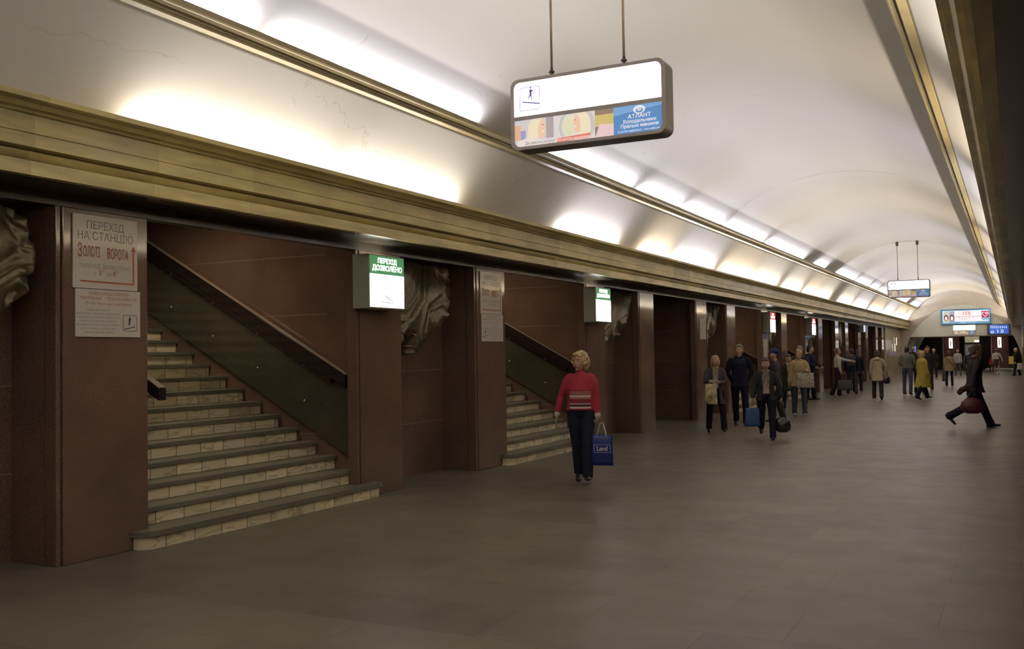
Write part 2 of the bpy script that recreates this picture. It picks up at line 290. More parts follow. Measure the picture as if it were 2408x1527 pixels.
def text(name, s, fr, x, y, size, m, parent, c=0.002, align='CENTER', sx=1.0, bold=0.0, shear=0.0, th=0.001):
    cu = bpy.data.curves.new('t', 'FONT'); cu.body = s; cu.size = 1.0; cu.align_x = align; cu.align_y = 'CENTER'; cu.shear = shear
    cu.fill_mode = 'NONE' if hasattr(cu, 'fill_mode') else 'FRONT'; cu.resolution_u = 3
    me = evaluated(bpy.data.objects.new('t', cu)); bpy.data.curves.remove(cu)
    # fill the outlines by even-odd rule on a constrained triangulation
    P = np.array([v.co[:2] for v in me.vertices]); ed = [tuple(e.vertices) for e in me.edges]
    vo, _, fo, *_r = delaunay_2d_cdt([Vector(p) for p in P], ed, [], 0, 1e-6)
    V = np.array([v[:2] for v in vo]); T_ = np.array([f for f in fo]); C = V[T_].mean(1)
    A = P[[e[0] for e in ed]]; B = P[[e[1] for e in ed]]; keep = np.zeros(len(C), bool)
    for k in range(0, len(C), 400):
        q = C[k:k+400]; cond = (A[None, :, 1] > q[:, 1:2]) != (B[None, :, 1] > q[:, 1:2])
        with np.errstate(divide='ignore', invalid='ignore'): xs = A[None, :, 0]+(q[:, 1:2]-A[None, :, 1])*(B-A)[None, :, 0]/(B-A)[None, :, 1]
        keep[k:k+400] = ((cond & (xs > q[:, 0:1])).sum(1) % 2) == 1
    me = bpy.data.meshes.new(name); me.from_pydata([(a, b, 0.0) for a, b in V.tolist()], [], T_[keep].tolist()); me.update()
    if bold:                                    # embolden: the same glyphs again, shifted by a hair
        b2 = bmesh.new(); q = bold/size*0.6
        for k, (dx, dy) in enumerate(((-q, -q), (q, q), (-q, q), (q, -q))):
            m2 = me.copy(); m2.transform(Matrix.Translation((dx, dy, k*0.2*th/size))); b2.from_mesh(m2); bpy.data.meshes.remove(m2)
        b2.to_mesh(me); b2.free()
    u = fr.u*sx*size; v_ = fr.v*size; n_ = fr.n*size; P = fr.p(x, y, c+th)
    Mx = Matrix(((u.x, v_.x, n_.x, P.x), (u.y, v_.y, n_.y, P.y), (u.z, v_.z, n_.z, P.z), (0, 0, 0, 1)))
    me.transform(Mx); me.materials.clear(); me.materials.append(m)
    o = bpy.data.objects.new(name, me); COL.objects.link(o); o.parent = parent
    return o

# ================================================================== the hall shell
PX = -6.8; RX = 2*XC-PX               # faces of the left and right pillars
bm = bmesh.new(); box(bm, -16, YB, -0.2, 8, 96, 0.0); structure(mesh_obj('floor', bm, M_FLOOR))
# vault: lower coves and upper barrel, one smooth shell
def vault():
    bm = bmesh.new(); R0, R1, zc = 3.60, 3.66, 1.72
    def arc(R, a0, a1, n): return [(XC-R*math.cos(a), zc+R*math.sin(a)) for a in [a0+(a1-a0)*i/n for i in range(n+1)]]
    a_low = math.radians(26); a_led = math.asin((4.30-zc)/R0)
    left = arc(R0, a_low, a_led, 14); upper = arc(R1, a_led, PI-a_led, 48); right = [(2*XC-x, z) for x, z in left][::-1]
    P = left+upper+right
    ys = [YB, YEND]
    A = [bm.verts.new((x, ys[0], z)) for x, z in P]; B = [bm.verts.new((x, ys[1], z)) for x, z in P]
    for i in range(len(P)-1): bm.faces.new((A[i], A[i+1], B[i+1], B[i]))
    o = mesh_obj('ceiling', bm, M_VAULT, smooth=True)
    return structure(o)
vault()
for yy in (21.3, 36.4, 52.0):        # faint plaster seams of the vault
    bm = bmesh.new(); N = 40; a_led = math.radians(46)
    for r0, r1 in ((3.657, 3.651),):
        rows = []
        for i in range(N+1):
            a = a_led+(PI-2*a_led)*i/N
            rows.append([bm.verts.new((XC-r*math.cos(a), y, 1.72+r*math.sin(a))) for r, y in ((r0, yy), (r1, yy), (r1, yy+0.012), (r0, yy+0.012))])
        for i in range(N):
            for j in range(4): bm.faces.new((rows[i][j], rows[i][(j+1) % 4], rows[i+1][(j+1) % 4], rows[i+1][j]))
        bm.faces.new(rows[0]); bm.faces.new(rows[-1])
    structure(mesh_obj('trim_%d' % (10+int(yy)), bm, M_VAULT))
# cornices
def ovolo(x0, z0, x1, z1, n=6, conv=True):
    return [(x0+(x1-x0)*math.sin(PI/2*i/n) if not conv else x0+(x1-x0)*(1-math.cos(PI/2*i/n)), z0+(z1-z0)*math.sin(PI/2*i/n) if conv else z0+(z1-z0)*(1-math.cos(PI/2*i/n))) for i in range(n+1)]
prof = [(-6.07, 3.52), (-6.075, 3.482), (-6.095, 3.478)] + ovolo(-6.10, 3.475, -6.225, 3.418, 7, False) + [(-6.255, 3.415), (-6.255, 3.405), (-6.235, 3.403),
        (-6.235, 3.279), (-6.247, 3.277), (-6.247, 3.271), (-6.235, 3.269), (-6.235, 3.178), (-6.335, 3.172), (-6.335, 3.162), (-6.305, 3.160)] + ovolo(-6.30, 3.155, -6.36, 3.092, 7) + \
       [(-6.36, 3.088), (-6.28, 3.087), (-6.283, 2.985), (-6.36, 2.985), (-6.36, 2.995), (-6.96, 2.995), (-6.96, 3.3), (-6.45, 3.3), (-6.39, 3.44), (-6.17, 3.44), (-6.115, 3.50), (-6.11, 3.52)]
bm = bmesh.new(); prism_y(bm, prof, YB, YEND-0.02); structure(mesh_obj('trim_1', bm, M_CORN), 'stone cornice above the left pillars')
bm = bmesh.new(); prism_y(bm, [(2*XC-x, z) for x, z in prof][::-1], YB, YEND-0.02); structure(mesh_obj('trim_2', bm, M_CORN), 'stone cornice above the right side')
# upper ledges
lp = [(-5.575, 4.385), (-5.585, 4.345), (-5.60, 4.335)] + ovolo(-5.60, 4.335, -5.665, 4.295, 5, False) + [(-5.672, 4.285), (-5.674, 4.268), (-5.74, 4.262), (-5.76, 4.31), (-5.64, 4.315), (-5.605, 4.34), (-5.60, 4.385)]
bm = bmesh.new(); prism_y(bm, lp, YB, YEND-0.02); structure(mesh_obj('trim_3', bm, M_LEDGE), 'gilded ledge on the left of the vault')
bm = bmesh.new(); prism_y(bm, [(2*XC-x, z) for x, z in lp][::-1], YB, YEND-0.02); structure(mesh_obj('trim_4', bm, M_LEDGE), 'gilded ledge on the right of the vault')
structure(boxo('wall_back', (-16, YB-0.3, 0, 8, YB, 6), M_BEIGE))

# end wall with its arched portal
def end_wall():
    bm = bmesh.new(); N = 60; cx = -3.14
    inner = [(cx-3.62*math.cos(PI*i/N), 4.52*math.sin(PI*i/N)) for i in range(N+1)]
    outer = []
    for x, z in inner:
        d = Vector((x-cx, z)); 
        if d.length < 1e-6: d = Vector((0, 1))
        d = d.normalized(); t = min(abs(7.0/d.x) if abs(d.x) > 1e-6 else 1e9, abs(6.2/d.y) if abs(d.y) > 1e-6 else 1e9)
        outer.append((cx+d.x*t, max(0, d.y*t)))
    L = [[bm.verts.new((x, y, z)) for x, z in P] for P, y in ((outer, YEND), (inner, YEND), (inner, YEND+0.5), (outer, YEND+0.5))]
    for a, b in ((0, 1), (1, 2), (2, 3)):
        for i in range(N): bm.faces.new((L[a][i], L[a][i+1], L[b][i+1], L[b][i]))
    structure(mesh_obj('wall_far', bm, mat('portal_plaster', (0.50, 0.465, 0.43), 0.6, var=0.04)))
    bm = bmesh.new(); P = [(x, z) for x, z in inner if z > 2.44]
    z0 = 2.44; a = math.asin(z0/4.52); P = [(cx-3.62*math.cos(a), z0)]+P+[(cx+3.62*math.cos(a), z0)]
    A = [bm.verts.new((x, YEND+0.08, z)) for x, z in P]; B = [bm.verts.new((x, YEND+0.5, z)) for x, z in P]; n = len(P)
    for i in range(n): bm.faces.new((A[i], A[(i+1) % n], B[(i+1) % n], B[i]))
    bm.faces.new(A[::-1]); bm.faces.new(B); structure(mesh_obj('wall_tympanum', bm, M_TYMP))
    structure(boxo('trim_5', (-6.2, YEND+0.04, 2.40, -0.08, YEND+0.5, 2.445), M_METAL))
end_wall()

# ---- bays: pillar pairs, niche walls, openings
PER = 6.81; WID = 0.92
bY = [5.27+PER*k for k in range(-1, 9)]      # far-side pillars (b), index 0 is k=-1
aY = [9.28+PER*k for k in range(-2, 9)]
def pillar(y0, y1, label, near_strip=True):
    t = empty('granite_pillar', (PX, (y0+y1)/2, 0)); tag(t, label, 'pillar')
    def loc(o): o.location = -Vector(t.location); return o
    loc(boxo('shaft', (PX-0.15, y0+0.055, 0, PX, y1, 2.888), M_RED, t, bevel=0.008))
    loc(boxo('edge_strip', (PX-0.15, y0, 0, PX-0.012, y0+0.045, 2.888), M_RED, t, bevel=0.006))
    return t
ORD = ['first', 'second', 'third', 'fourth', 'fifth', 'sixth', 'seventh', 'eighth', 'ninth', 'tenth', 'eleventh', 'twelfth', 'thirteenth', 'fourteenth', 'fifteenth', 'sixteenth', 'seventeenth', 'eighteenth', 'nineteenth']
plab = ['red granite pillar at the left edge carrying two white notice plates', 'red granite pillar with green sign at the foot of the nearest stairs',
        'red granite pillar with narrow notice plates before the second stairs', 'red granite pillar behind the woman in the red sweater, with a green sign',
        'red granite pillar just right of the second green sign, nothing mounted on it', 'red granite pillar with one striped notice, after the dark passage',
        'bare red granite pillar left of the man in navy jacket', 'red granite pillar behind the nearer red lit sign',
        'red granite pillar right of the nearer red lit sign', 'red granite pillar behind the farther red lit sign', 'narrow-looking red granite pillar left of the woman in the white top']
def plabel(i): return plab[i] if i < len(plab) else '%s red granite pillar counted from the left edge of the photo' % ORD[i]
idx = 0
for k in range(0, 9):
    pillar(5.27+PER*k, 5.27+PER*k+WID, plabel(idx)); idx += 1
    if k < 8: pillar(9.28+PER*k, 9.28+PER*k+WID, plabel(idx)); idx += 1
# pier blocks behind (niche back walls + sides of the openings)
for k in range(-2, 9):
    y0 = 9.28+PER*(k-1)+0.13; y1 = 5.27+PER*k+WID-0.03
    if k == 8: y1 = 5.27+PER*8+WID-0.03
    bm = bmesh.new(); box(bm, -14, y0, 0, PX-0.55, y1, 5.4); structure(mesh_obj('wall_left', bm, M_REDJ))
    structure(boxo('wall_left', (PX-0.552, y0, 0, PX-0.155, y0+WID-0.13, 3.7), M_RED)); structure(boxo('wall_left', (PX-0.552, y1-WID+0.03, 0, PX-0.155, y1, 3.7), M_RED))
for k in (-1,):  # pillars behind the camera
    for y in (5.27+PER*k, 9.28+PER*k, 9.28+PER*(k-1)):
        structure(boxo('wall_left', (PX-0.6, y, 0, PX, y+WID, 2.88), M_RED))
structure(boxo('wall_left', (-14, 61.55, 0, PX, YEND+0.2, 2.984), M_BEIGE))
# dark polished soffit under the cornices and lintel beam over all openings
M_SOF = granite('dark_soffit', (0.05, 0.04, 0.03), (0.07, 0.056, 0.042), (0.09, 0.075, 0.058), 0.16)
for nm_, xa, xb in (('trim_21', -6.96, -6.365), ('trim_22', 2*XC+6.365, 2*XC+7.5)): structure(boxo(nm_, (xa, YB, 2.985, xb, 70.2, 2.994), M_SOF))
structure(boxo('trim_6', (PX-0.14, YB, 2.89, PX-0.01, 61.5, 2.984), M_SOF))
structure(boxo('wall_left', (-14.2, YB, 0, -14, 96, 5.4), M_DARK))
# ceilings over niches, stairs and passages
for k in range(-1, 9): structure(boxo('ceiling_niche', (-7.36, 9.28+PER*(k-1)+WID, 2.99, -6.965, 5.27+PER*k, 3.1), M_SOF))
STAIRS = (0, 1, 3, 4)
for k in range(-2, 9):
    y0 = 5.27+PER*k+WID-0.03; y1 = 9.28+PER*k+0.13
    if k == 8: continue
    if k in STAIRS:
        bm = bmesh.new(); prism_y(bm, [(-6.97, 3.0), (-6.98, 3.54), (-9.9, 3.54), (-14, 5.8), (-14, 5.9), (-9.85, 3.64), (-6.9, 3.64), (-6.9, 3.3), (-6.962, 3.3), (-6.962, 3.0)], y0, y1)
        structure(mesh_obj('ceiling_stairs', bm, mat('stair_ceiling_paint', (0.62, 0.56, 0.46), 0.7, var=0.05)))
    else:
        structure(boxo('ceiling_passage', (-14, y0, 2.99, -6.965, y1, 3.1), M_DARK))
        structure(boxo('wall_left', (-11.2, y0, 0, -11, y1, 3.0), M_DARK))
# unseen fill lights added over the stairs to brighten steps and walls
for k in STAIRS:
    l = bpy.data.lights.new('stair_fill_light', 'AREA'); l.shape = 'RECTANGLE'; l.size = 0.5; l.size_y = 1.6; l.energy = 25; l.color = (1, 0.82, 0.6)
    o = bpy.data.objects.new('stair_fill_light', l); COL.objects.link(o); o.location = (-8.8, 7.8+PER*k, 3.5)

# right arcade: wall with openings (mirrors the left one, out of frame but reflected in the stone)
def right_side():
    for k in range(-2, 9):
        structure(boxo('wall_right', (RX, 5.27+PER*k-3.0+0.6, 0, RX+0.6, 5.27+PER*k+WID, 2.88), M_RED))
    structure(boxo('wall_right', (RX, 61.5, 0, RX+2, YEND+0.2, 2.984), M_BEIGE))
    structure(boxo('wall_right', (RX+3, YB, 0, RX+3.2, 61.5, 3.2), M_DARK))
    structure(boxo('trim_7', (RX, YB, 2.875, RX+0.6, 61.5, 2.984), M_DARK))
    structure(boxo('ceiling_passage', (RX+0.6, YB, 2.95, RX+3.2, 61.5, 3.1), M_DARK))
right_side()

# ================================================================== stairs
RUN, RISE, NST = 0.285, 0.158, 22
def staircase(k, label):
    y0 = 5.27+PER*k+WID-0.03; y1 = 9.28+PER*k+0.13
    t = empty('staircase', (PX, (y0+y1)/2, 0)); tag(t, label, 'stairs', 'flights of stairs rising between the pillars')
    inv = -Vector(t.location)
    n = NST if k < 3 else 16
    for i in range(1, n+1):
        xr = -6.67-RUN*(i-1); z0 = RISE*(i-1); z1 = RISE*i
        if i == 1:
            ya, yb = y0-0.17, y1+0.2
            def outline(x, yl, yr, r): 
                P = [(PX+0.004 if False else -6.96, y0+0.005)]
                P = [(-6.96, y0+0.006), (PX+0.004, y0+0.006), (PX+0.004, yl)]
                xs = x-0.0; rr = min(r, xs-PX-0.01)
                P += [(xs-rr+rr*math.sin(a), yl+rr-rr*math.cos(a)) for a in [PI/2*j/6 for j in range(7)]]
                P += [(xs-rr+rr*math.cos(a), yr-rr+rr*math.sin(a)) for a in [PI/2*j/6 for j in range(7)]]
                P += [(PX+0.004, yr), (PX+0.004, y1-0.006), (-6.96, y1-0.006)]
                return P
            for nm, P, za, zb, m in (('riser', outline(xr, ya+0.03, yb-0.03, 0.12), 0.0, z1-0.045, M_RISER), ('tread', outline(xr+0.035, ya, yb, 0.15), z1-0.045, z1, M_TREAD)):
                bm = bmesh.new(); A = [bm.verts.new((x, y, za)) for x, y in P]; B = [bm.verts.new((x, y, zb)) for x, y in P]
                for j in range(len(P)): bm.faces.new((A[j], A[(j+1) % len(P)], B[(j+1) % len(P)], B[j]))
                bm.faces.new(A[::-1]); bm.faces.new(B); o = mesh_obj(nm, bm, m, t); o.location = inv
        else:
            o = boxo('riser', (xr-0.03, y0, z0, xr, y1-0.005, z1-0.045), M_RISER, t, bevel=0.006); o.location = inv
            o = boxo('tread', (xr-RUN-0.03, y0, z1-0.045, xr+0.03, y1-0.003, z1), M_TREAD, t, bevel=0.006); o.location = inv
    return t
slab = ['wide cream-risered staircase nearest the camera, between the plate pillar and the green sign', 'staircase rising behind the woman in the red sweater',
        None, 'mostly hidden staircase behind the man in navy jacket', 'staircase of which only the bottom step shows behind the beige coat']
for k in STAIRS: staircase(k, slab[k])
def balustrade(k, side, label):
    """side=+1: on the far wall of the stairs (seen), -1: on the near wall"""
    yw = (9.28+PER*k+0.13) if side > 0 else (5.27+PER*k+WID-0.03)
    t = empty('stair_balustrade', (-7.0, yw, 0)); tag(t, label, 'balustrade'); inv = -Vector(t.location)
    def line(x, off): return (0.235 if side > 0 else 0.30)+0.553*(-6.99-x)+off
    x0, x1 = (-6.97 if side > 0 else -6.775), -13.0
    def slab_(nm, a0, a1, d0, d1, m, xa=x0):
        bm = bmesh.new(); P = [(xa, line(xa, a0)), (xa, line(xa, a1)), (x1, line(x1, a1)), (x1, line(x1, a0))]
        ya, yb = yw-side*d0, yw-side*d1
        A = [bm.verts.new((x, ya, z)) for x, z in P]; B = [bm.verts.new((x, yb, z)) for x, z in P]
        for j in range(4): bm.faces.new((A[j], A[(j+1) % 4], B[(j+1) % 4], B[j]))
        bm.faces.new(A[::-1]); bm.faces.new(B)
        if nm == 'handrail': bmesh.ops.bevel(bm, geom=list(bm.edges), offset=0.008, segments=2, affect='EDGES')
        o = mesh_obj(nm, bm, m, t); o.location = inv; return o
    slab_('panel', 0.23, 1.06, 0.03, 0.05, M_PANEL, xa=-7.0)
    h = slab_('handrail', 1.05 if side > 0 else 1.09, 1.20, 0.05 if side > 0 else 0.12, 0.14 if side > 0 else 0.22, M_WOOD)
    c = slab_('top_strip', 1.20, 1.208, 0.06 if side > 0 else 0.13, 0.13 if side > 0 else 0.21, M_RAILTOP, xa=x0-.01); c.parent = h; c.location = (0, 0, 0)
    c = slab_('front_bracket', 0.98, 1.05, 0.0, 0.12, M_WOOD, xa=-7.2)
    if side > 0:
        for x in (-7.65, -8.38, -9.12, -9.85, -10.6):
            for off in (0.52, 0.95):
                bm = bmesh.new(); ball(bm, (x, yw-side*0.052, line(x, off)), (0.016, 0.012, 0.016)); o = mesh_obj('bolt', bm, M_CHROME, t, smooth=True); o.location = inv
    return t
balustrade(0, 1, 'dark panelled balustrade with chrome bolts on the far wall of the nearest stairs')
balustrade(0, -1, 'stair handrail whose cut end peeks out beside the plate pillar')
balustrade(1, 1, 'dark balustrade descending behind the head of the woman in red sweater')
balustrade(3, 1, 'thin distant stair handrail running down behind the blue-capped person')
balustrade(4, 1, 'stair handrail hidden in the dark behind the man by the farther red sign')

# ================================================================== bronze reliefs in the niches
def relief(outline, x_front, x_wall, seed, label, fold=(0.8, 0.6), amp=0.05, freq=20, shadow_part=True):
    cy = sum(p[0] for p in outline)/len(outline); cz = min(p[1] for p in outline)
    bm = bmesh.new(); vs = [bm.verts.new((0, y-cy, z-cz)) for y, z in outline]; f = bm.faces.new(vs)
    bmesh.ops.triangulate(bm, faces=[f])
    for _ in range(6): bmesh.ops.subdivide_edges(bm, edges=[e for e in bm.edges if e.calc_length() > 0.03], cuts=1, use_grid_fill=False)
    bmesh.ops.triangulate(bm, faces=list(bm.faces))
    bnd = {v for e in bm.edges if e.is_boundary for v in e.verts}; bedges = [e for e in bm.edges if e.is_boundary]
    r = bmesh.ops.extrude_edge_only(bm, edges=bedges)
    new = {g for g in r['geom'] if isinstance(g, bmesh.types.BMVert)}
    dep = x_front-x_wall
    fx, fz = Vector(fold).normalized(); 
    for v in bm.verts:
        y, z = v.co.y, v.co.z
        if v in new: v.co.x = 0.004; continue
        u = y*fz-z*fx; t_ = y*fx+z*fz
        nv = noise.noise(Vector((u*5+seed, t_*1.2, seed*3.1)))
        uu = u*5.5+0.12*nv+seed; band = math.floor(uu); q = uu-band; k = int(band) % 3
        h = (0.0, 0.035, -0.03)[k]+amp*0.5*math.sin(PI*q)
        if k == 1: h += 0.016*math.copysign(abs(noise.noise(Vector((y*30, z*30, seed))))**.6, noise.noise(Vector((y*30, z*30, seed))))
        else: h += 0.5*amp*math.sin(u*freq*1.6+1.5*nv)
        h -= 0.04*max(0, 1-q*6) if k == 2 else 0
        v.co.x = dep-(0.035 if v in bnd else 0)+h
    o = mesh_obj('bronze_relief', bm, M_BRONZE, smooth=True); o.location = (x_wall, cy, cz)
    return tag(o, label, 'relief', 'bronze reliefs mounted high in the niches')
XW = PX-0.55
RL = [
    ([(3.42, 1.35), (4.1, 1.62), (4.6, 1.86), (4.85, 1.98), (4.99, 2.09), (5.13, 2.18), (5.15, 2.30), (5.14, 2.62), (5.1, 2.78), (5.0, 2.85), (3.42, 2.85)], 1.3, 'bronze drapery relief cut off by the left edge of the photo', (0.72, 0.62)),
    ([(10.23, 1.70), (10.38, 1.80), (10.69, 1.91), (10.73, 1.66), (11.0, 1.84), (11.35, 2.05), (11.53, 2.17), (11.56, 2.44), (11.68, 2.5), (11.66, 2.74), (11.48, 2.85), (10.23, 2.86)], 4.7, 'bronze relief with a pointed tail between the near green sign and the narrow plates', (0.75, 0.62)),
    ([(17.04, 1.62), (17.41, 1.79), (17.92, 1.94), (18.0, 2.15), (18.35, 2.2), (18.49, 2.54), (18.69, 2.59), (18.76, 2.85), (17.04, 2.86)], 8.1, 'feathered bronze relief to the right of the farther green sign', (0.6, 0.8)),
    ([(23.86, 1.5), (24.36, 1.72), (24.45, 1.97), (24.78, 2.05), (25.12, 2.28), (25.31, 2.6), (25.6, 2.85), (23.86, 2.86)], 11.9, 'bronze relief after the dark passage, beside the striped notice', (0.6, 0.8)),
    ([(30.67, 1.6), (31.61, 1.84), (32.06, 1.92), (32.21, 2.16), (32.45, 2.35), (32.45, 2.85), (30.67, 2.86)], 15.2, 'bronze relief next to the nearer red lit sign', (0.6, 0.8)),
    ([(37.48, 1.55), (38.54, 1.79), (39.1, 2.04), (39.26, 2.4), (39.26, 2.85), (37.48, 2.86)], 19.4, 'bronze relief next to the farther red lit sign', (0.6, 0.8)),
    ([(44.29, 1.5), (44.9, 2.05), (45.5, 1.6), (45.95, 2.19), (46.07, 2.86), (44.29, 2.86)], 23.0, 'funnel-shaped bronze relief above the white-topped woman', (0.2, 1)),
    ([(51.1, 1.5), (51.6, 1.9), (52.3, 2.3), (52.5, 2.86), (51.1, 2.86)], 27.5, 'small-looking bronze relief by the tiny blue-edged sign', (0.6, 0.8)),
    ([(57.9, 1.6), (58.5, 2.0), (59.2, 2.4), (59.3, 2.86), (57.9, 2.86)], 31.5, 'last bronze relief before the beige end wall', (0.6, 0.8))]
for P_, sd, lb, fd in RL: relief(P_, -6.93, XW, sd, lb, fold=fd, amp=0.022, freq=34)

# ================================================================== signs
def left_frame(x, y, z): return Fr((x, y, z), (0, 1, 0), (0, 0, 1))
def man_pict(fr, cx, cy, s, m, parent, c, stairs=-1):
    poly('figure', fr, ell_pts(cx, cy+0.34*s, 0.035*s, 0.045*s, 12), c, c+0.001, m, parent)
    poly('figure', fr, [(cx-0.05*s, cy+0.27*s), (cx+0.05*s, cy+0.27*s), (cx+0.15*s, cy+0.18*s), (cx+0.13*s, cy+0.15*s), (cx+0.05*s, cy+0.2*s), (cx+0.045*s, cy+0.0*s), (cx+0.05*s, cy-0.2*s), (cx+0.01*s, cy-0.2*s),
                        (cx, cy-0.0*s), (cx-0.07*s, cy-0.08*s), (cx-0.1*s, cy-0.18*s), (cx-0.13*s, cy-0.17*s), (cx-0.1*s, cy-0.04*s), (cx-0.045*s, cy+0.05*s), (cx-0.05*s, cy+0.2*s), (cx-0.08*s, cy+0.12*s), (cx-0.1*s, cy+0.13*s)], c, c+0.001, m, parent)
    P = []; n = 7; st = stairs
    x0, y0 = cx-0.42*s, cy-0.22*s if st < 0 else cy-0.38*s
    top = []
    for i in range(n):
        yy = y0+st*0.022*s*i*1.1
        top += [(x0+0.12*s*i, yy), (x0+0.12*s*(i+1), yy)]
    P = top+[(x, y-0.055*s) for x, y in top[::-1]]
    poly('stair_symbol', fr, P, c, c+0.001, m, parent)
def notice_pair(k, upper, label1, label2, mir=False):
    y0 = 5.27+PER*k
    if upper:
        t = empty('notice_plate', (PX, y0+0.14, 2.235)); tag(t, label1, 'sign', 'upper direction plates on the pillars'); fr = Fr((0.003, 0, 0), (0, 1, 0), (0, 0, 1))
        b = rect('plate', fr, 0, 0, 0.655, 0.61, 0, 0.012, M_PLATE, t)
        c = 0.0125
        text('lettering', 'ПЕРЕХІД', fr, 0.32, 0.525, 0.094, M_TXTG, t, c, sx=0.92)
        text('lettering', 'НА СТАНЦІЮ', fr, 0.325, 0.435, 0.094, M_TXTG, t, c, sx=0.92)
        text('lettering', 'Золоті', fr, 0.165, 0.295, 0.15, M_TXTR, t, c, sx=0.58, bold=0.004) if False else text('lettering', 'З', fr, 0.065, 0.305, 0.155, M_TXTR, t, c, sx=0.5, bold=0.003)
        text('lettering', 'ОЛОТІ', fr, 0.18, 0.30, 0.118, M_TXTR, t, c, sx=0.43, bold=0.003)
        text('lettering', 'ВОРОТА', fr, 0.445, 0.297, 0.122, M_TXTR, t, c, sx=0.44, bold=0.003)
        text('lettering', 'ПЕРЕХІД ДОЗВОЛЕНО', fr, 0.32, 0.185, 0.046, M_TXTG, t, c)
        text('lettering', 'з         до', fr, 0.29, 0.13, 0.045, M_TXTG, t, c)
        text('lettering', '5', fr, 0.265, 0.135, 0.06, M_TXTR, t, c, bold=0.001); text('lettering', '30', fr, 0.296, 0.15, 0.03, M_TXTR, t, c)
        text('lettering', '0', fr, 0.41, 0.135, 0.06, M_TXTR, t, c, bold=0.001); text('lettering', '07', fr, 0.443, 0.15, 0.03, M_TXTR, t, c)
        poly('arrow', fr, [(0.07, 0.052), (0.605, 0.048), (0.605, 0.045), (0.62, 0.045), (0.62, 0.34), (0.642, 0.34), (0.613, 0.385), (0.584, 0.34), (0.602, 0.34), (0.602, 0.064), (0.07, 0.066)], c, c+0.001, M_TXTR, t)
        for a, b2 in ((0.03, 0.09), (0.03, 0.5), (0.63, 0.5)):
            poly('screw', fr, ell_pts(a, b2, 0.004, 0.004, 8), c, c+0.002, M_TXTG, t)
    t = empty('notice_plate', (PX, y0+0.165, 1.835)); tag(t, label2, 'sign', 'lower station list plates on the pillars'); fr = Fr((0.003, 0, 0), (0, 1, 0), (0, 0, 1)); c = 0.0105
    rect('plate', fr, 0, 0, 0.66, 0.395, 0, 0.01, M_PLATE, t)
    text('lettering', 'INTERCHANGE STATION', fr, 0.33, 0.36, 0.036, M_TXTR, t, c)
    text('lettering', '"TEATRALNA" - "ZOLOTI VOROTA"', fr, 0.33, 0.32, 0.038, M_TXTR, t, c)
    text('lettering', '(To the Metro cars to the Station)', fr, 0.33, 0.278, 0.034, M_TXTR, t, c)
    q = (0.16 if not mir else -0.02)
    lines = ['CHERVONY KHUTIR,', 'BORYSPILSKA, VYRLYTSIA, KHARKIVSKA,', 'POZNIAKY, OSOKORKY, SLAVUTYCH,', 'VYDUBYCHI, DRUZHBY NARODIV,', 'PECHERSKA, KLOVSKA, PALATS SPORTU,', 'ZOLOTI VOROTA, LUKIANIVSKA,', 'DOROHOZHYCHI, SYRETS']
    for i, s in enumerate(lines): text('lettering', s, fr, 0.225 if not mir else 0.43, 0.222-0.031*i, 0.0245, M_TXTG, t, c)
    x0 = 0.475 if not mir else 0.04
    ring('symbol_frame', fr, rrect_pts(x0, 0.05, x0+0.15, 0.19, 0.015), rrect_pts(x0+0.004, 0.054, x0+0.146, 0.186, 0.012), c, c+0.001, M_TXTB, t)
    man_pict(fr, x0+0.07, 0.125, 0.14, M_TXTB, t, c, stairs=1)
notice_pair(0, True, 'larger white transfer plate with a rust-red arrow on the left-edge pillar', 'smaller white English station list plate on the left-edge pillar, below the arrow plate')
notice_pair(1, True, 'narrow-looking white arrow plate on the pillar before the second stairs', 'white station list plate under the arrow plate on the pillar before the second stairs', mir=True)
def small_notice(y, z0, z1, wd, label):
    t = empty('notice_sheet', (PX, y, z0)); tag(t, label, 'sign', 'small striped notices on the farther pillars'); fr = Fr((0.003, 0, 0), (0, 1, 0), (0, 0, 1))
    rect('sheet', fr, 0, 0, wd, z1-z0, 0, 0.008, M_PLATE, t)
    for i in range(8): rect('text_line', fr, 0.08, (z1-z0)*(0.08+0.11*i), wd-0.08, (z1-z0)*(0.08+0.11*i)+0.02, 0.0082, 0.009, M_TXTG, t)
small_notice(23.4-0.2, 1.95, 2.45, 0.5, 'pale striped notice sheet on the pillar after the dark passage')
small_notice(29.9, 1.45, 2.0, 0.5, 'pale striped notice sheet under the nearer red lit sign')
small_notice(36.6, 1.5, 2.05, 0.5, 'pale notice sheet under the farther red lit sign')

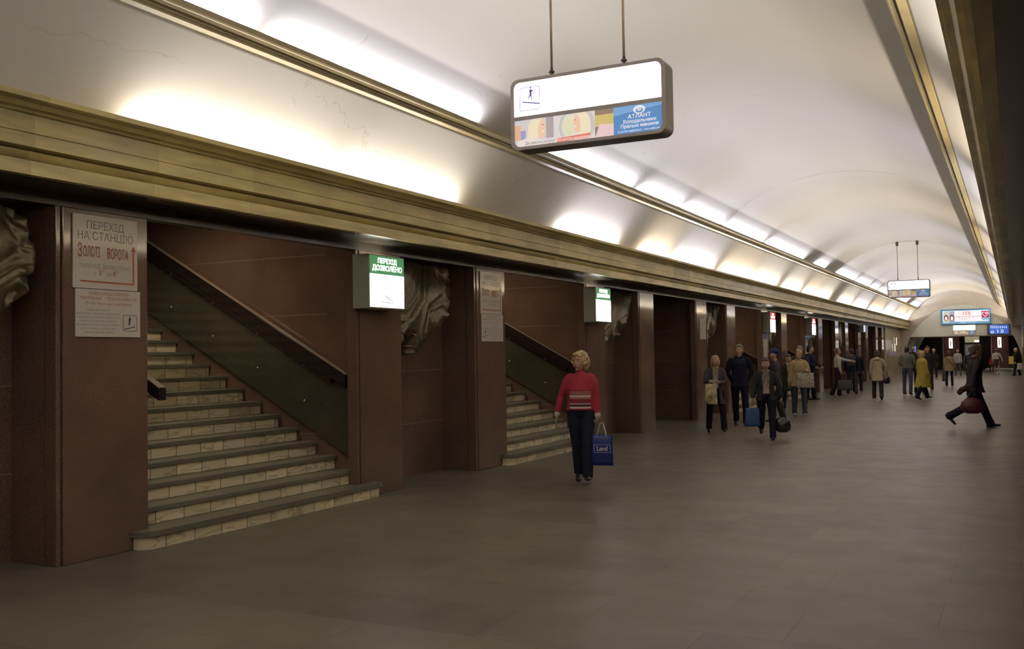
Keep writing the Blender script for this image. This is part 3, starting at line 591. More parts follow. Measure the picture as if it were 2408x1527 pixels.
def lit_sign(y0, label, green=True, h=0.63, wd=0.73, name='lightbox_sign', zb=2.195, plain=False):
    t = empty(name, (PX, y0, zb)); tag(t, label, 'sign', 'illuminated stair signs on the pillars')
    fr = Fr((0.24, 0, 0), (0, 1, 0), (0, 0, 1))
    bm = bmesh.new(); box(bm, 0.006, 0, 0, 0.24, wd, h, bevel=0.01); mesh_obj('housing', bm, mat('lightbox_housing', (0.32, 0.33, 0.27), 0.3, var=0.05), t)
    G = G_GREEN if green else G_RED
    if plain:
        rect('light_panel', fr, 0.02, 0.02, wd-0.02, h-0.02, 0, 0.004, glow('backlit_blue', (0.45, 0.55, 1.0), 1.2), t); return t
    hp = rect('header_panel', fr, 0.015, h*0.645, wd-0.015, h-0.015, 0.0, 0.004, G, t)
    wp = rect('light_panel', fr, 0.015, 0.018, wd-0.015, h*0.64, 0.0, 0.004, G_WHITE, t)
    a, b = ('ПЕРЕХІД', 'ДОЗВОЛЕНО') if green else ('ВХІД', 'ЗАБОРОНЕНО')
    o = text('lettering', a, fr, wd/2, h*0.885, 0.080, G_WHITE, hp, 0.0045, bold=0.003, sx=1.1)
    o = text('lettering', b, fr, wd/2, h*0.75, 0.085, G_WHITE, hp, 0.0045, bold=0.003, sx=1.12 if green else 0.95)
    ring('symbol_frame', fr, rrect_pts(0.22, 0.07, 0.51, 0.33, 0.03), rrect_pts(0.222, 0.072, 0.508, 0.328, 0.028), 0.0045, 0.005, G_FAINT, wp)
    poly('symbol_frame', fr, [(0.22, 0.10), (0.24, 0.078), (0.48, 0.068), (0.505, 0.09), (0.50, 0.095), (0.48, 0.075), (0.24, 0.085), (0.226, 0.103)], 0.0045, 0.005, G_INK, wp)
    poly('figure', fr, [(0.365, 0.29), (0.375, 0.29), (0.372, 0.25), (0.34, 0.22), (0.335, 0.225), (0.362, 0.25)], 0.0045, 0.005, G_INK, wp)
    poly('stair_symbol', fr, [(0.30, 0.155), (0.34, 0.155), (0.34, 0.14), (0.40, 0.13), (0.40, 0.115), (0.49, 0.095), (0.49, 0.088), (0.39, 0.108), (0.39, 0.122), (0.33, 0.133), (0.33, 0.148), (0.30, 0.148)], 0.0045, 0.005, G_INK, wp)
    return t
lit_sign(9.19, 'near green-headed lit transfer sign on the pillar by the nearest stairs')
lit_sign(16.0, 'farther green-headed lit sign above and right of the woman in red sweater')
lit_sign(29.85, 'nearer red-headed lit entry sign above the blue-capped person', green=False)
lit_sign(36.7, 'farther red-headed lit entry sign above the dark man', green=False)
lit_sign(50.4, 'tiny distant lit sign with a blue edge near the far pillars', plain=True, h=0.35, wd=0.6, zb=2.5)
for yy in (9.19, 16.0, 29.85, 36.7):      # light leaking from the slit in the top of each box
    l = bpy.data.lights.new('lightbox_slit', 'AREA'); l.shape = 'RECTANGLE'; l.size = 0.14; l.size_y = 0.5; l.energy = 2.2; l.color = (1, 1, .85)
    o = bpy.data.objects.new('lightbox_slit', l); COL.objects.link(o); o.location = (PX+0.13, yy+0.36, 2.836); o.rotation_euler = (PI, 0, 0)


# hanging signs
def C3(name, c, s=0.55): return glow(name, c, s)
def hanging_sign(xc, y, zb, wd, h, label, kind, rods=True, ceil=True):
    t = empty('hanging_sign', (xc, y, zb)); tag(t, label, 'sign', 'illuminated signs hanging from the vault')
    dp = 0.2; x0 = -wd/2
    fr = Fr((x0, -0.001, 0), (1, 0, 0), (0, 0, 1)); r = 0.07*wd/1.43
    # housing: rounded box
    P = rrect_pts(0, 0, wd, h, r); bm = bmesh.new(); A = [bm.verts.new((x0+a, 0.0, b)) for a, b in P]; B = [bm.verts.new((x0+a, dp, b)) for a, b in P]
    for i in range(len(P)): bm.faces.new((A[i], A[(i+1) % len(P)], B[(i+1) % len(P)], B[i]))
    bm.faces.new(A[::-1]); bm.faces.new(B); mesh_obj('housing', bm, M_METAL, t)
    e = 0.022*wd
    ring('frame', fr, rrect_pts(0, 0, wd, h, r), rrect_pts(e, e*0.9, wd-e, h-e*0.9, r*0.8), 0.0, 0.012, M_FRAME, t)
    ys = h*0.455
    P = rrect_pts(e, ys+0.02*h, wd-e, h-e*0.9, r*0.8); P = [(a, max(b, ys+0.02*h)) for a, b in P]
    P = [(wd-e, ys+0.02*h)]+rrect_pts(e, ys-0.2*h, wd-e, h-e*0.9, r*0.8)[:14]+[(e, ys+0.02*h)]
    wp = poly('light_panel', fr, P, 0.0005, 0.004, G_WHITE, t)
    rect('divider_bar', fr, e, ys-0.055*h+0.02*h, wd-e, ys+0.02*h, 0.0005, 0.008, M_FRAME, t)
    y1 = ys-0.035*h; q = wd/1.43
    ad = rect('advert_panel', fr, e, e*0.9, wd-e, y1, 0.0005, 0.002, C3('ad_beige', (0.75, 0.62, 0.5), 0.6 if kind != 'grey' else .3), t)
    T = 0.0022
    sc = 0.6 if kind == 'stairs' else 0.33
    nm = 'a' if kind == 'stairs' else 'b'
    def C(n_, c): return C3('ad_%s_%s' % (n_, nm), c, sc)
    def clampP(pts): return [(min(max(a*q, e), wd-e), min(max(b*q, e*0.9), y1)) for a, b in pts]
    def pp(n_, pts, m, lv): return poly(n_, fr, clampP(pts), T+lv*0.0003, T+lv*0.0003+0.00025, m, ad)
    pp('backdrop', [(0.03, 0.02), (0.42, 0.02), (0.42, 0.27), (0.03, 0.27)], C('room', (0.7, 0.66, 0.68)), 0)
    pp('backdrop', [(0.03, 0.09), (0.09, 0.09), (0.09, 0.22), (0.03, 0.22)], C('orange', (0.8, 0.5, 0.3)), 1)
    pp('backdrop', [(0.09, 0.08), (0.14, 0.08), (0.14, 0.17), (0.09, 0.17)], C('bluecup', (0.35, 0.35, 0.65)), 1)
    pp('backdrop', [(0.34, 0.03), (0.41, 0.03), (0.41, 0.27), (0.34, 0.27)], C('curtain', (0.45, 0.4, 0.42)), 1)
    def profile(x, y, k, dr, lv):
        F = [(0, .10), (.035, .095), (.05, .07), (.052, .045), (.068, .02), (.055, .01), (.058, -.005), (.05, -.015), (.054, -.03), (.045, -.055), (.02, -.07), (-.02, -.06), (-.03, .0), (-.03, .08)]
        pp('portrait', [(x+dr*a*k, y+b*k) for a, b in F], C('skin', (0.92, 0.62, 0.45)), lv)
        Hh = [(.03, .115), (.045, .095), (.02, .085), (-.005, .05), (-.012, -.01), (-.005, -.09), (-.03, -.13), (-.09, -.13), (-.105, -.05), (-.095, .05), (-.06, .11), (0, .13)]
        pp('portrait', [(x+dr*a*k, y+b*k) for a, b in Hh], C('blonde', (0.95, 0.84, 0.62)), lv+1)
        pp('portrait', [(x+dr*a*k, y+b*k) for a, b in ((.030, .042), (.046, .046), (.044, .038), (.032, .036))], C('eye', (0.25, 0.15, 0.12)), lv+1)
        pp('portrait', [(x+dr*a*k, y+b*k) for a, b in ((.025, -.012), (.05, -.008), (.048, -.022), (.032, -.024))], C('teeth', (1, 1, 1)), lv+1)
    profile(0.27, 0.16, 1.05, 1, 2)
    pp('portrait', [(0.05, 0.02), (0.30, 0.02), (0.26, 0.09), (0.14, 0.1), (0.07, 0.08)], C('blouse', (0.9, 0.8, 0.78)), 4)
    pp('caption_band', [(0.13, 0.025), (0.43, 0.035), (0.43, 0.08), (0.10, 0.07)], C('band', (0.85, 0.8, 0.8)), 5)
    text('lettering', 'Де свіжість настрою', fr, 0.28*q, 0.053*q, 0.032*q, M_TXTB, ad, T+0.002, sx=0.9, shear=0.2, th=0.0003)
    pp('washing_machine', [(0.42, 0.02), (0.80, 0.02), (0.80, 0.27), (0.42, 0.27)], C('machine', (0.8, 0.76, 0.76)), 0)
    pp('washing_machine', ell_pts(0.63, 0.155, 0.17, 0.165), C('chromering', (0.62, 0.6, 0.62)), 1)
    pp('washing_machine', ell_pts(0.625, 0.155, 0.135, 0.135), C('drum', (0.85, 0.8, 0.75)), 2)
    pp('portrait', ell_pts(0.55, 0.15, 0.05, 0.09), C('laundry', (0.8, 0.8, 0.55)), 3)
    profile(0.655, 0.165, 1.0, -1, 3)
    pp('caption_band', [(0.44, 0.02), (0.75, 0.04), (0.76, 0.08), (0.44, 0.065)], C('redband', (0.75, 0.25, 0.2)), 6)
    text('lettering', 'там чистота задоволення', fr, 0.595*q, 0.05*q, 0.03*q, C('ink_w', (1, 0.95, 0.95)), ad, T+0.0023, sx=0.88, shear=0.2, th=0.0003)
    pp('backdrop', [(0.80, 0.02), (0.97, 0.02), (0.97, 0.27), (0.80, 0.27)], C('brown', (0.3, 0.2, 0.14)), 0)
    pp('backdrop', [(0.80, 0.12), (0.97, 0.12), (0.97, 0.22), (0.80, 0.22)], C('yellowcab', (0.65, 0.55, 0.2)), 1)
    pp('backdrop', [(0.80, 0.02), (0.97, 0.02), (0.97, 0.13), (0.84, 0.14)], C('pink', (0.85, 0.65, 0.66)), 2)
    bp = pp('brand_panel', [(0.97, 0.02), (1.41, 0.02), (1.41, 0.27), (0.97, 0.27)], C('blue', (0.10, 0.27, 0.58)), 3)
    pp('brand_panel', [(0.97, 0.19), (1.41, 0.24), (1.41, 0.27), (0.97, 0.27)], C('lightblue', (0.2, 0.42, 0.75)), 4)
    WH = C('ink_w', (1, 0.95, 0.95))
    ring('logo', fr, clampP(ell_pts(1.2, 0.222, 0.052, 0.034)), clampP(ell_pts(1.2, 0.216, 0.034, 0.022)), T+0.0017, T+0.002, WH, ad)
    pp('logo', ell_pts(1.2, 0.222, 0.02, 0.015), C('logo_b', (0.6, 0.7, 0.9)), 6)
    text('lettering', 'АТЛАНТ', fr, 1.2*q, 0.168*q, 0.045*q, WH, ad, T+0.002, bold=0.001, sx=1.1, th=0.0003)
    text('lettering', 'Холодильники', fr, 1.2*q, 0.128*q, 0.042*q, WH, ad, T+0.002, bold=0.0008, th=0.0003)
    text('lettering', 'Пральні машини', fr, 1.2*q, 0.09*q, 0.042*q, WH, ad, T+0.002, bold=0.0008, th=0.0003)
    text('lettering', '10 років надійності   www.atlant.by', fr, 1.19*q, 0.05*q, 0.024*q, WH, ad, T+0.002, th=0.0003)
    if kind == 'stairs':
        ring('symbol_frame', fr, rrect_pts(0.085, 0.345, 0.285, 0.555, 0.025), rrect_pts(0.0905, 0.3505, 0.2795, 0.5495, 0.021), 0.0045, 0.005, G_INK, wp)
        man_pict(fr, 0.195, 0.475, 0.2, G_INK, wp, 0.0045, stairs=-1)
        text('lettering', 'ПЕРЕСАДКА НА СТАНЦІЮ  "ЗОЛОТІ ВОРОТА"', fr, 0.80, 0.575, 0.052, G_FAINT, wp, 0.0045, th=0.0003)
        for i, s in enumerate(('ЧЕРВОНИЙ ХУТІР, БОРИСПІЛЬСЬКА, ВИРЛИЦЯ, ХАРКІВСЬКА,', 'ПОЗНЯКИ, ОСОКОРКИ, СЛАВУТИЧ, ВИДУБИЧІ, ДРУЖБИ НАРОДІВ,', 'ПЕЧЕРСЬКА, КЛОВСЬКА, ПАЛАЦ СПОРТУ, ЛУК\'ЯНІВСЬКА,', 'ДОРОГОЖИЧІ, СИРЕЦЬ')):
            text('lettering', s, fr, 0.85, 0.51-0.045*i, 0.031, G_FAINT, wp, 0.0045, th=0.0003)
    elif kind == 'grey':
        for sg in (-1, 1):
            P = ell_pts(0.2, 0.5, 0.085, 0.07, 10, 110, 250) + ell_pts(0.2, 0.5, 0.06, 0.055, 10, 250, 110)
            P = [(0.2+sg*(a-0.2), b) for a, b in P]; poly('symbol', fr, P, 0.0045, 0.005, G_INK, wp)
        poly('symbol', fr, [(0.18, 0.54), (0.22, 0.54), (0.2, 0.46)], 0.0045, 0.005, G_INK, wp)
        rect('text_line', fr, 0.95, 0.365, 1.05, 0.385, 0.0045, 0.005, G_INK, wp); rect('text_line', fr, 0.05, 0.35, 0.09, 0.38, 0.0045, 0.005, G_INK, wp); rect('text_line', fr, 1.31, 0.44, 1.38, 0.455, 0.0045, 0.005, G_INK, wp)
        text('lettering', 'ВИХІД В МІСТО', fr, 0.85, 0.55, 0.05, G_FAINT, wp, 0.0045, th=0.0003)
    if rods:
        for k_, dx in enumerate((-0.36*q, 0.32*q)):
            zt = 1.72+math.sqrt(3.66**2-(xc+dx-XC)**2)-zb
            bm = bmesh.new(); cyl(bm, (dx, dp/2, h+0.05), (dx, dp/2, zt), 0.011); o = mesh_obj('hanger_rod', bm, M_ROD, t, smooth=True)
            bm = bmesh.new(); cyl(bm, (dx, dp/2, h-0.005), (dx, dp/2, h+0.09), 0.013); cyl(bm, (dx, dp/2, h+0.05), (dx, dp/2, h+0.065), 0.026); mesh_obj('clamp', bm, M_CAP, o, smooth=False)
            bm = bmesh.new(); cyl(bm, (dx, dp/2, zt-0.14), (dx, dp/2, zt+0.02), 0.045, 0.05); mesh_obj('ceiling_cap', bm, M_CAP, o)
    return t
hanging_sign(-3.215, 7.70, 3.44, 1.43, 0.63, 'big lit sign hanging close to the camera, with a stair symbol and advert strip', 'stairs')
hanging_sign(-3.20, 36.2, 3.415, 1.37, 0.60, 'smaller-looking lit sign hanging midway down the hall', 'grey')
hanging_sign(-2.86, 69.2, 2.50, 1.35, 0.64, 'distant lit sign in front of the pale arch, below the blue-framed billboard', 'far', rods=False)
# its hangers reach the vault
for o in [o for o in bpy.data.objects if o.name.startswith('hanging_sign') and o.location.y > 60]:
    for dx in (-0.3, 0.3):
        zt = 1.72+math.sqrt(3.66**2-(o.location.x+dx-XC)**2)-o.location.z
        bm = bmesh.new(); cyl(bm, (dx, 0.1, 0.63), (dx, 0.1, zt), 0.006, n=6); mesh_obj('hanger_rod', bm, mat('pale_wire', (0.6, 0.6, 0.56), 0.5), o)

# billboard and screen on the tympanum
YT = YEND+0.08
t = empty('billboard', (-4.28, YT, 3.19)); tag(t, 'wide blue-framed billboard offering -15% on the pale arch', 'billboard')
fr = Fr((0, -0.12, 0), (1, 0, 0), (0, 0, 1)); W_, H_ = 2.97, 1.0
boxo('housing', (0, -0.12, 0, W_, -0.003, H_), mat('billboard_blue', (0.05, 0.22, 0.42), 0.4, var=0.1), t, bevel=0.02)
bp = rect('backlit_panel', fr, 0.06, 0.05, W_-0.06, H_-0.06, 0.0, 0.01, glow('bb_blue', (0.14, 0.38, 0.62), 0.6), t)
rect('print_panel', fr, 0.12, 0.19, W_-0.14, H_-0.1, 0.01, 0.014, glow('bb_white', (0.85, 0.8, 0.85), 0.85), t)
for i, x in enumerate((0.16, 0.5)):
    pc = rect('portrait_card', fr, x, 0.12, x+0.32, H_-0.12, 0.015, 0.018, glow('bb_card%d' % i, ((0.55, 0.6, 0.5), (0.4, 0.38, 0.5))[i], 0.6), t)
    poly('hair', fr, ell_pts(x+0.16, 0.45, 0.14, 0.2), 0.0185, 0.021, glow('bb_hair', (0.10, 0.05, 0.06), 0.4), pc)
    poly('face', fr, ell_pts(x+0.16, 0.42, 0.085, 0.14), 0.0215, 0.024, glow('bb_face', (0.9, 0.75, 0.68), 0.7), pc)
R_ = glow('bb_red', (0.6, 0.1, 0.08), 0.5); K_ = glow('bb_ink', (0.2, 0.15, 0.18), 0.5)
text('lettering', '-15%', fr, 1.48, 0.72, 0.3, R_, bp, 0.015, bold=0.005, sx=1.05)
text('lettering', 'на вироби для волосся', fr, 1.62, 0.51, 0.14, K_, bp, 0.015); text('lettering', 'Palette', fr, 1.4, 0.36, 0.14, K_, bp, 0.015)
text('lettering', 'подаруй собі красу', fr, 1.6, 0.12, 0.1, glow('bb_txt', (0.8, 0.9, 1), 0.8), bp, 0.015)
lg = rect('logo_square', fr, 2.42, 0.42, 2.86, 0.86, 0.015, 0.018, glow('bb_crimson', (0.45, 0.03, 0.12), 0.55), t)
rect('logo_band', fr, 2.42, 0.26, 2.86, 0.42, 0.015, 0.018, glow('bb_cyan', (0.25, 0.5, 0.7), 0.6), t)
hp = [(0, -1)]; heart = []
for i in range(40):
    a = 2*PI*i/40; heart.append((2.64+0.012*16*math.sin(a)**3, 0.64+0.012*(13*math.cos(a)-5*math.cos(2*a)-2*math.cos(3*a)-math.cos(4*a))))
inner = [(2.64+(a-2.64)*0.78, 0.645+(b-0.645)*0.78) for a, b in heart]
ring('logo_heart', fr, heart, inner, 0.0185, 0.021, glow('bb_hw', (0.95, 0.85, 0.88), 0.8), lg)
poly('logo_swirl', fr, ell_pts(2.68, 0.67, 0.05, 0.04), 0.0185, 0.021, glow('bb_hw', (0.95, 0.85, 0.88), 0.8), lg)
t = empty('video_screen', (-1.56, YT, 2.48)); tag(t, 'blue video screen at the right of the pale arch', 'screen'); fr = Fr((0, -0.1, 0), (1, 0, 0), (0, 0, 1))
boxo('housing', (0, -0.1, 0, 1.36, -0.003, 0.68), mat('screen_housing', (0.08, 0.09, 0.14), 0.3), t, bevel=0.02)
sp_ = rect('display', fr, 0.14, 0.05, 1.24, 0.63, 0, 0.006, glow('scr_blue', (0.05, 0.13, 0.6), 0.7), t)
random.seed(3); SW = glow('scr_white', (0.6, 0.75, 1), 0.8)
for i in range(9):
    x = 0.2+0.11*i; poly('bright_shape', fr, [(x, 0.42), (x+0.05, 0.40), (x+0.07, 0.58-0.01*i), (x+0.02, 0.6-0.01*i)], 0.0065, 0.008, SW, sp_)
ring('bright_shape', fr, ell_pts(0.3, 0.17, 0.1, 0.09), ell_pts(0.3, 0.17, 0.05, 0.04), 0.0065, 0.008, SW, sp_)
for x in (0.55, 0.75, 0.85): poly('bright_shape', fr, [(x, 0.1), (x+0.06, 0.1), (x+0.12, 0.2), (x+0.06, 0.34), (x+0.02, 0.34), (x+0.06, 0.2)], 0.0065, 0.008, SW, sp_)

# wall lamps on the beige end wall (polished holders)
for yy, zz, lab in ((67.0, 2.15, 'upper thin wall lamp on the beige end wall'), (66.0, 1.75, 'lower thin wall lamp on the beige end wall')):
    t = empty('wall_lamp', (PX, yy, zz)); tag(t, lab, 'lamp', 'thin wall lamps on the beige end wall')
    boxo('back_plate', (0.004, -0.1, -0.3, 0.04, 0.1, 0.3), M_CHROME, t, bevel=0.01); boxo('diffuser', (0.041, -0.06, -0.25, 0.08, 0.06, 0.25), glow('wl_glow', (1, 0.9, 0.75), 0.8), t, bevel=0.01)

# ---- the hall beyond the portal
ZB = YEND+0.5
structure(boxo('wall_beyond', (-9, 88, 0, 4, 88.3, 4.6), M_DARK))
structure(boxo('wall_beyond', (-9.3, ZB, 0, -9, 88, 4.6), M_DARK)); structure(boxo('wall_beyond', (2.5, ZB, 0, 2.8, 88, 4.6), M_DARK))
structure(boxo('ceiling_beyond', (-9.3, ZB, 4.6, 4, 88.3, 4.8), M_DARK))
bm = bmesh.new(); prism_y(bm, [(-7.6, 0), (-6.9, 0), (-6.35, 1.3), (-5.35, 3.2), (-6.1, 3.4), (-7.6, 1.4)], ZB+0.2, ZB+5); structure(mesh_obj('trim_8', bm, mat('grey_paint', (0.36, 0.36, 0.4), 0.5)))
structure(boxo('trim_9', (-1.9, 76.0, 0, 2.4, 88, 0.13), mat('pale_step', (0.55, 0.53, 0.48), 0.4)))
for x, lab in ((-4.25, 'maroon pillar with a bright vertical lamp, left beyond the portal'), (-0.95, 'maroon pillar with a bright vertical lamp, right beyond the portal')):
    t = empty('portal_pillar', (x, 81, 0)); tag(t, lab, 'pillar')
    boxo('shaft', (-0.55, 0, 0, 0.55, 0.8, 4.59), mat('maroon_stone', (0.16, 0.06, 0.06), 0.2), t, bevel=0.01)
    boxo('corner_trim', (-0.62, -0.02, 0, -0.56, 0.5, 4.59), M_CHROME, t)
    t2 = empty('portal_lamp', (x-0.05, 81, 1.6)); tag(t2, lab.replace('maroon pillar with a bright vertical lamp,', 'bright vertical lamp frame on the maroon pillar').replace('lamp frame on the maroon pillar', 'lamp frame on the maroon pillar,'), 'lamp')
    fr = Fr((0, -0.06, 0), (1, 0, 0), (0, 0, 1))
    ring('glowing_frame', fr, rrect_pts(-0.12, 0.05, 0.12, 0.80, 0.02), rrect_pts(-0.045, 0.2, 0.045, 0.65, 0.02), 0, 0.04, glow('lamp_hot', (1, 0.95, 0.85), 4), t2)
    boxo('back_plate', (-0.14, -0.055, 0.03, 0.14, -0.003, 0.82), M_METAL, t2)
t = empty('information_booth', (-2.9, 79, 0)); tag(t, 'small booth with a pale header beyond the portal', 'booth')
boxo('header', (-0.35, 0, 2.05, 0.6, 0.6, 2.62), mat('booth_cream', (0.5, 0.48, 0.36), 0.5, emit=(0.6, 0.55, 0.35), es=0.25), t)
boxo('cabin', (-0.4, 0.1, 0, 0.65, 1.2, 1.95), mat('booth_grey', (0.2, 0.2, 0.2), 0.4), t); boxo('window', (-0.33, 0.06, 0.9, 0.58, 0.098, 1.85), mat('booth_glow', (0.3, 0.3, 0.32), 0.3, emit=(0.5, 0.5, 0.55), es=0.08), t)
boxo('lamp_strip', (0.3, -0.03, 2.07, 0.58, -0.003, 2.2), glow('bs', (1, 0.9, 0.5), 2.5), t)
t = empty('poster_panel', (-6.75, ZB+1.5, 1.2)); tag(t, 'blue lit poster panel left behind the portal', 'poster')
boxo('frame', (0, 0, 0, 0.75, 0.08, 1.35), M_CHROME, t); boxo('poster', (0.04, -0.02, 0.04, 0.71, -0.002, 1.31), glow('poster_blue', (0.12, 0.2, 0.8), 0.7), t)
boxo('white_note', (0.38, -0.03, 0.5, 0.68, -0.021, 0.95), glow('poster_white', (0.7, 0.8, 1), 0.7), t)
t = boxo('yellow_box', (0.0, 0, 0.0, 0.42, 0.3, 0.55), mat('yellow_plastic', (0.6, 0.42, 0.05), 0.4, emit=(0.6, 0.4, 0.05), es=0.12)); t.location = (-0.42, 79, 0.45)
tag(t, 'yellow box standing on a dark post beside the right-hand man', 'box')
t = boxo('box_post', (0.1, 0.05, 0.13, 0.32, 0.25, 0.449), M_DARK); t.location = (-0.42, 79, 0); tag(t, 'dark post under the yellow box', 'post')
for x in (-6.0, -2.6, 0.8):
    l = bpy.data.lights.new('beyond_lamp', 'AREA'); l.size = 1.2; l.energy = 30; l.color = (1, 0.88, 0.72); o = bpy.data.objects.new('beyond_lamp', l); COL.objects.link(o); o.location = (x, 76.5, 4.4)
#PEOPLE#
# ================================================================== people
def sweep(bm, pts, rads, ref, n=12, cap=True):
    """closed tube through pts; rads = (width along ref-ish axis, depth)"""
    pts = [Vector(p) for p in pts]; rads = [r if hasattr(r, '__len__') else (r, r) for r in rads]; rows = []
    def frame(d):
        a = (Vector(ref)-d*Vector(ref).dot(d)); 
        if a.length < 1e-3: a = d.orthogonal()
        a.normalize(); return a, d.cross(a)
    N = len(pts)
    for i, p in enumerate(pts):
        d = (pts[min(i+1, N-1)]-pts[max(i-1, 0)]).normalized(); a, b = frame(d); r = rads[i]
        if i == 0 and cap: rows.append((p-d*min(r)*0.75, a, b, (r[0]*.5, r[1]*.5)))
        rows.append((p, a, b, r))
        if i == N-1 and cap: rows.append((p+d*min(r)*0.75, a, b, (r[0]*.5, r[1]*.5)))
    V = [[bm.verts.new(p+a*r[0]*math.cos(2*PI*k/n)+b*r[1]*math.sin(2*PI*k/n)) for k in range(n)] for p, a, b, r in rows]
    for i in range(len(V)-1):
        for k in range(n): bm.faces.new((V[i][k], V[i][(k+1) % n], V[i+1][(k+1) % n], V[i+1][k]))
    bm.faces.new(V[0][::-1]); bm.faces.new(V[-1])
def rings(bm, R, T, gap=None, n=20):
    """torso-like loft: R = [(z, rx, ry, yoff)], T maps local points; gap=(angle half, thickness) leaves the front open"""
    if not gap:
        V = [[bm.verts.new(T(Vector((rx*math.cos(2*PI*k/n), yo+ry*math.sin(2*PI*k/n), z)))) for k in range(n)] for z, rx, ry, yo in R]
        for i in range(len(V)-1):
            for k in range(n): bm.faces.new((V[i][k], V[i][(k+1) % n], V[i+1][(k+1) % n], V[i+1][k]))
        bm.faces.new(V[0][::-1]); bm.faces.new(V[-1]); return
    th = 0.028; V = []
    for j, (z, rx, ry, yo) in enumerate(R):
        g = gap*(1.0 if not hasattr(gap, '__len__') else 1)
        A = [PI/2+g+(2*PI-2*g)*k/n for k in range(n+1)]
        o = [bm.verts.new(T(Vector((rx*math.cos(a), yo+ry*math.sin(a), z)))) for a in A]
        i_ = [bm.verts.new(T(Vector(((rx-th)*math.cos(a), yo+(ry-th)*math.sin(a), z)))) for a in A[::-1]]
        V.append(o+i_)
    m = len(V[0])
    for i in range(len(V)-1):
        for k in range(m): bm.faces.new((V[i][k], V[i][(k+1) % m], V[i+1][(k+1) % m], V[i+1][k]))
    for row in (V[0], V[-1]):
        h = n+1
        for k in range(n): bm.faces.new((row[k], row[k+1], row[m-2-k], row[m-1-k]))
def remesh_obj(name, bm, voxel, m, parent, smooth=4, wrinkle=0.0):
    bmesh.ops.recalc_face_normals(bm, faces=bm.faces)
    me = bpy.data.meshes.new('tmp'); bm.to_mesh(me); bm.free()
    o = bpy.data.objects.new('tmp', me)
    q = o.modifiers.new('r', 'REMESH'); q.mode = 'VOXEL'; q.voxel_size = voxel; q.use_smooth_shade = True
    if smooth: q2 = o.modifiers.new('s', 'SMOOTH'); q2.factor = 0.5; q2.iterations = smooth
    me2 = evaluated(o); bpy.data.meshes.remove(me); me2.name = name
    if wrinkle:
        co = [0.0]*(3*len(me2.vertices)); no = [0.0]*len(co); me2.vertices.foreach_get('co', co); me2.vertices.foreach_get('normal', no)
        for q in range(0, len(co), 3):
            x, y, z = co[q:q+3]; k = wrinkle*(noise.noise((x*13, y*13, z*5))+0.6*noise.noise((x*30, y*30, z*14)))
            co[q] += no[q]*k; co[q+1] += no[q+1]*k; co[q+2] += no[q+2]*k
        me2.vertices.foreach_set('co', co)
    me2.materials.clear(); me2.materials.append(m)
    for p in me2.polygons: p.use_smooth = True
    r = bpy.data.objects.new(name, me2); COL.objects.link(r)
    if parent: r.parent = parent
    return r
def cloth(name, c, rough=0.85): return mat('cloth_'+name, c, rough, var=0.12, scale=30, bump=0.15, spec=0.2)
SKIN = mat('skin', (0.50, 0.30, 0.20), 0.55, var=0.08, scale=12)
SKIN_D = mat('skin_dark_tan', (0.40, 0.23, 0.15), 0.55, var=0.08, scale=12)  # deeper tan complexion for some figures
EYE_M = mat('eye_dark', (0.03, 0.02, 0.015), 0.3, var=0.0); LIP_M = mat('lips', (0.36, 0.10, 0.08), 0.5, var=0.0)
def rotX(v, a): c, s = math.cos(a), math.sin(a); return Vector((v.x, v.y*c+v.z*s, -v.y*s+v.z*c))   # a>0 leans forward (+Y)
def rotZ(v, a): c, s = math.cos(a), math.sin(a); return Vector((v.x*c-v.y*s, v.x*s+v.y*c, v.z))
D = math.radians
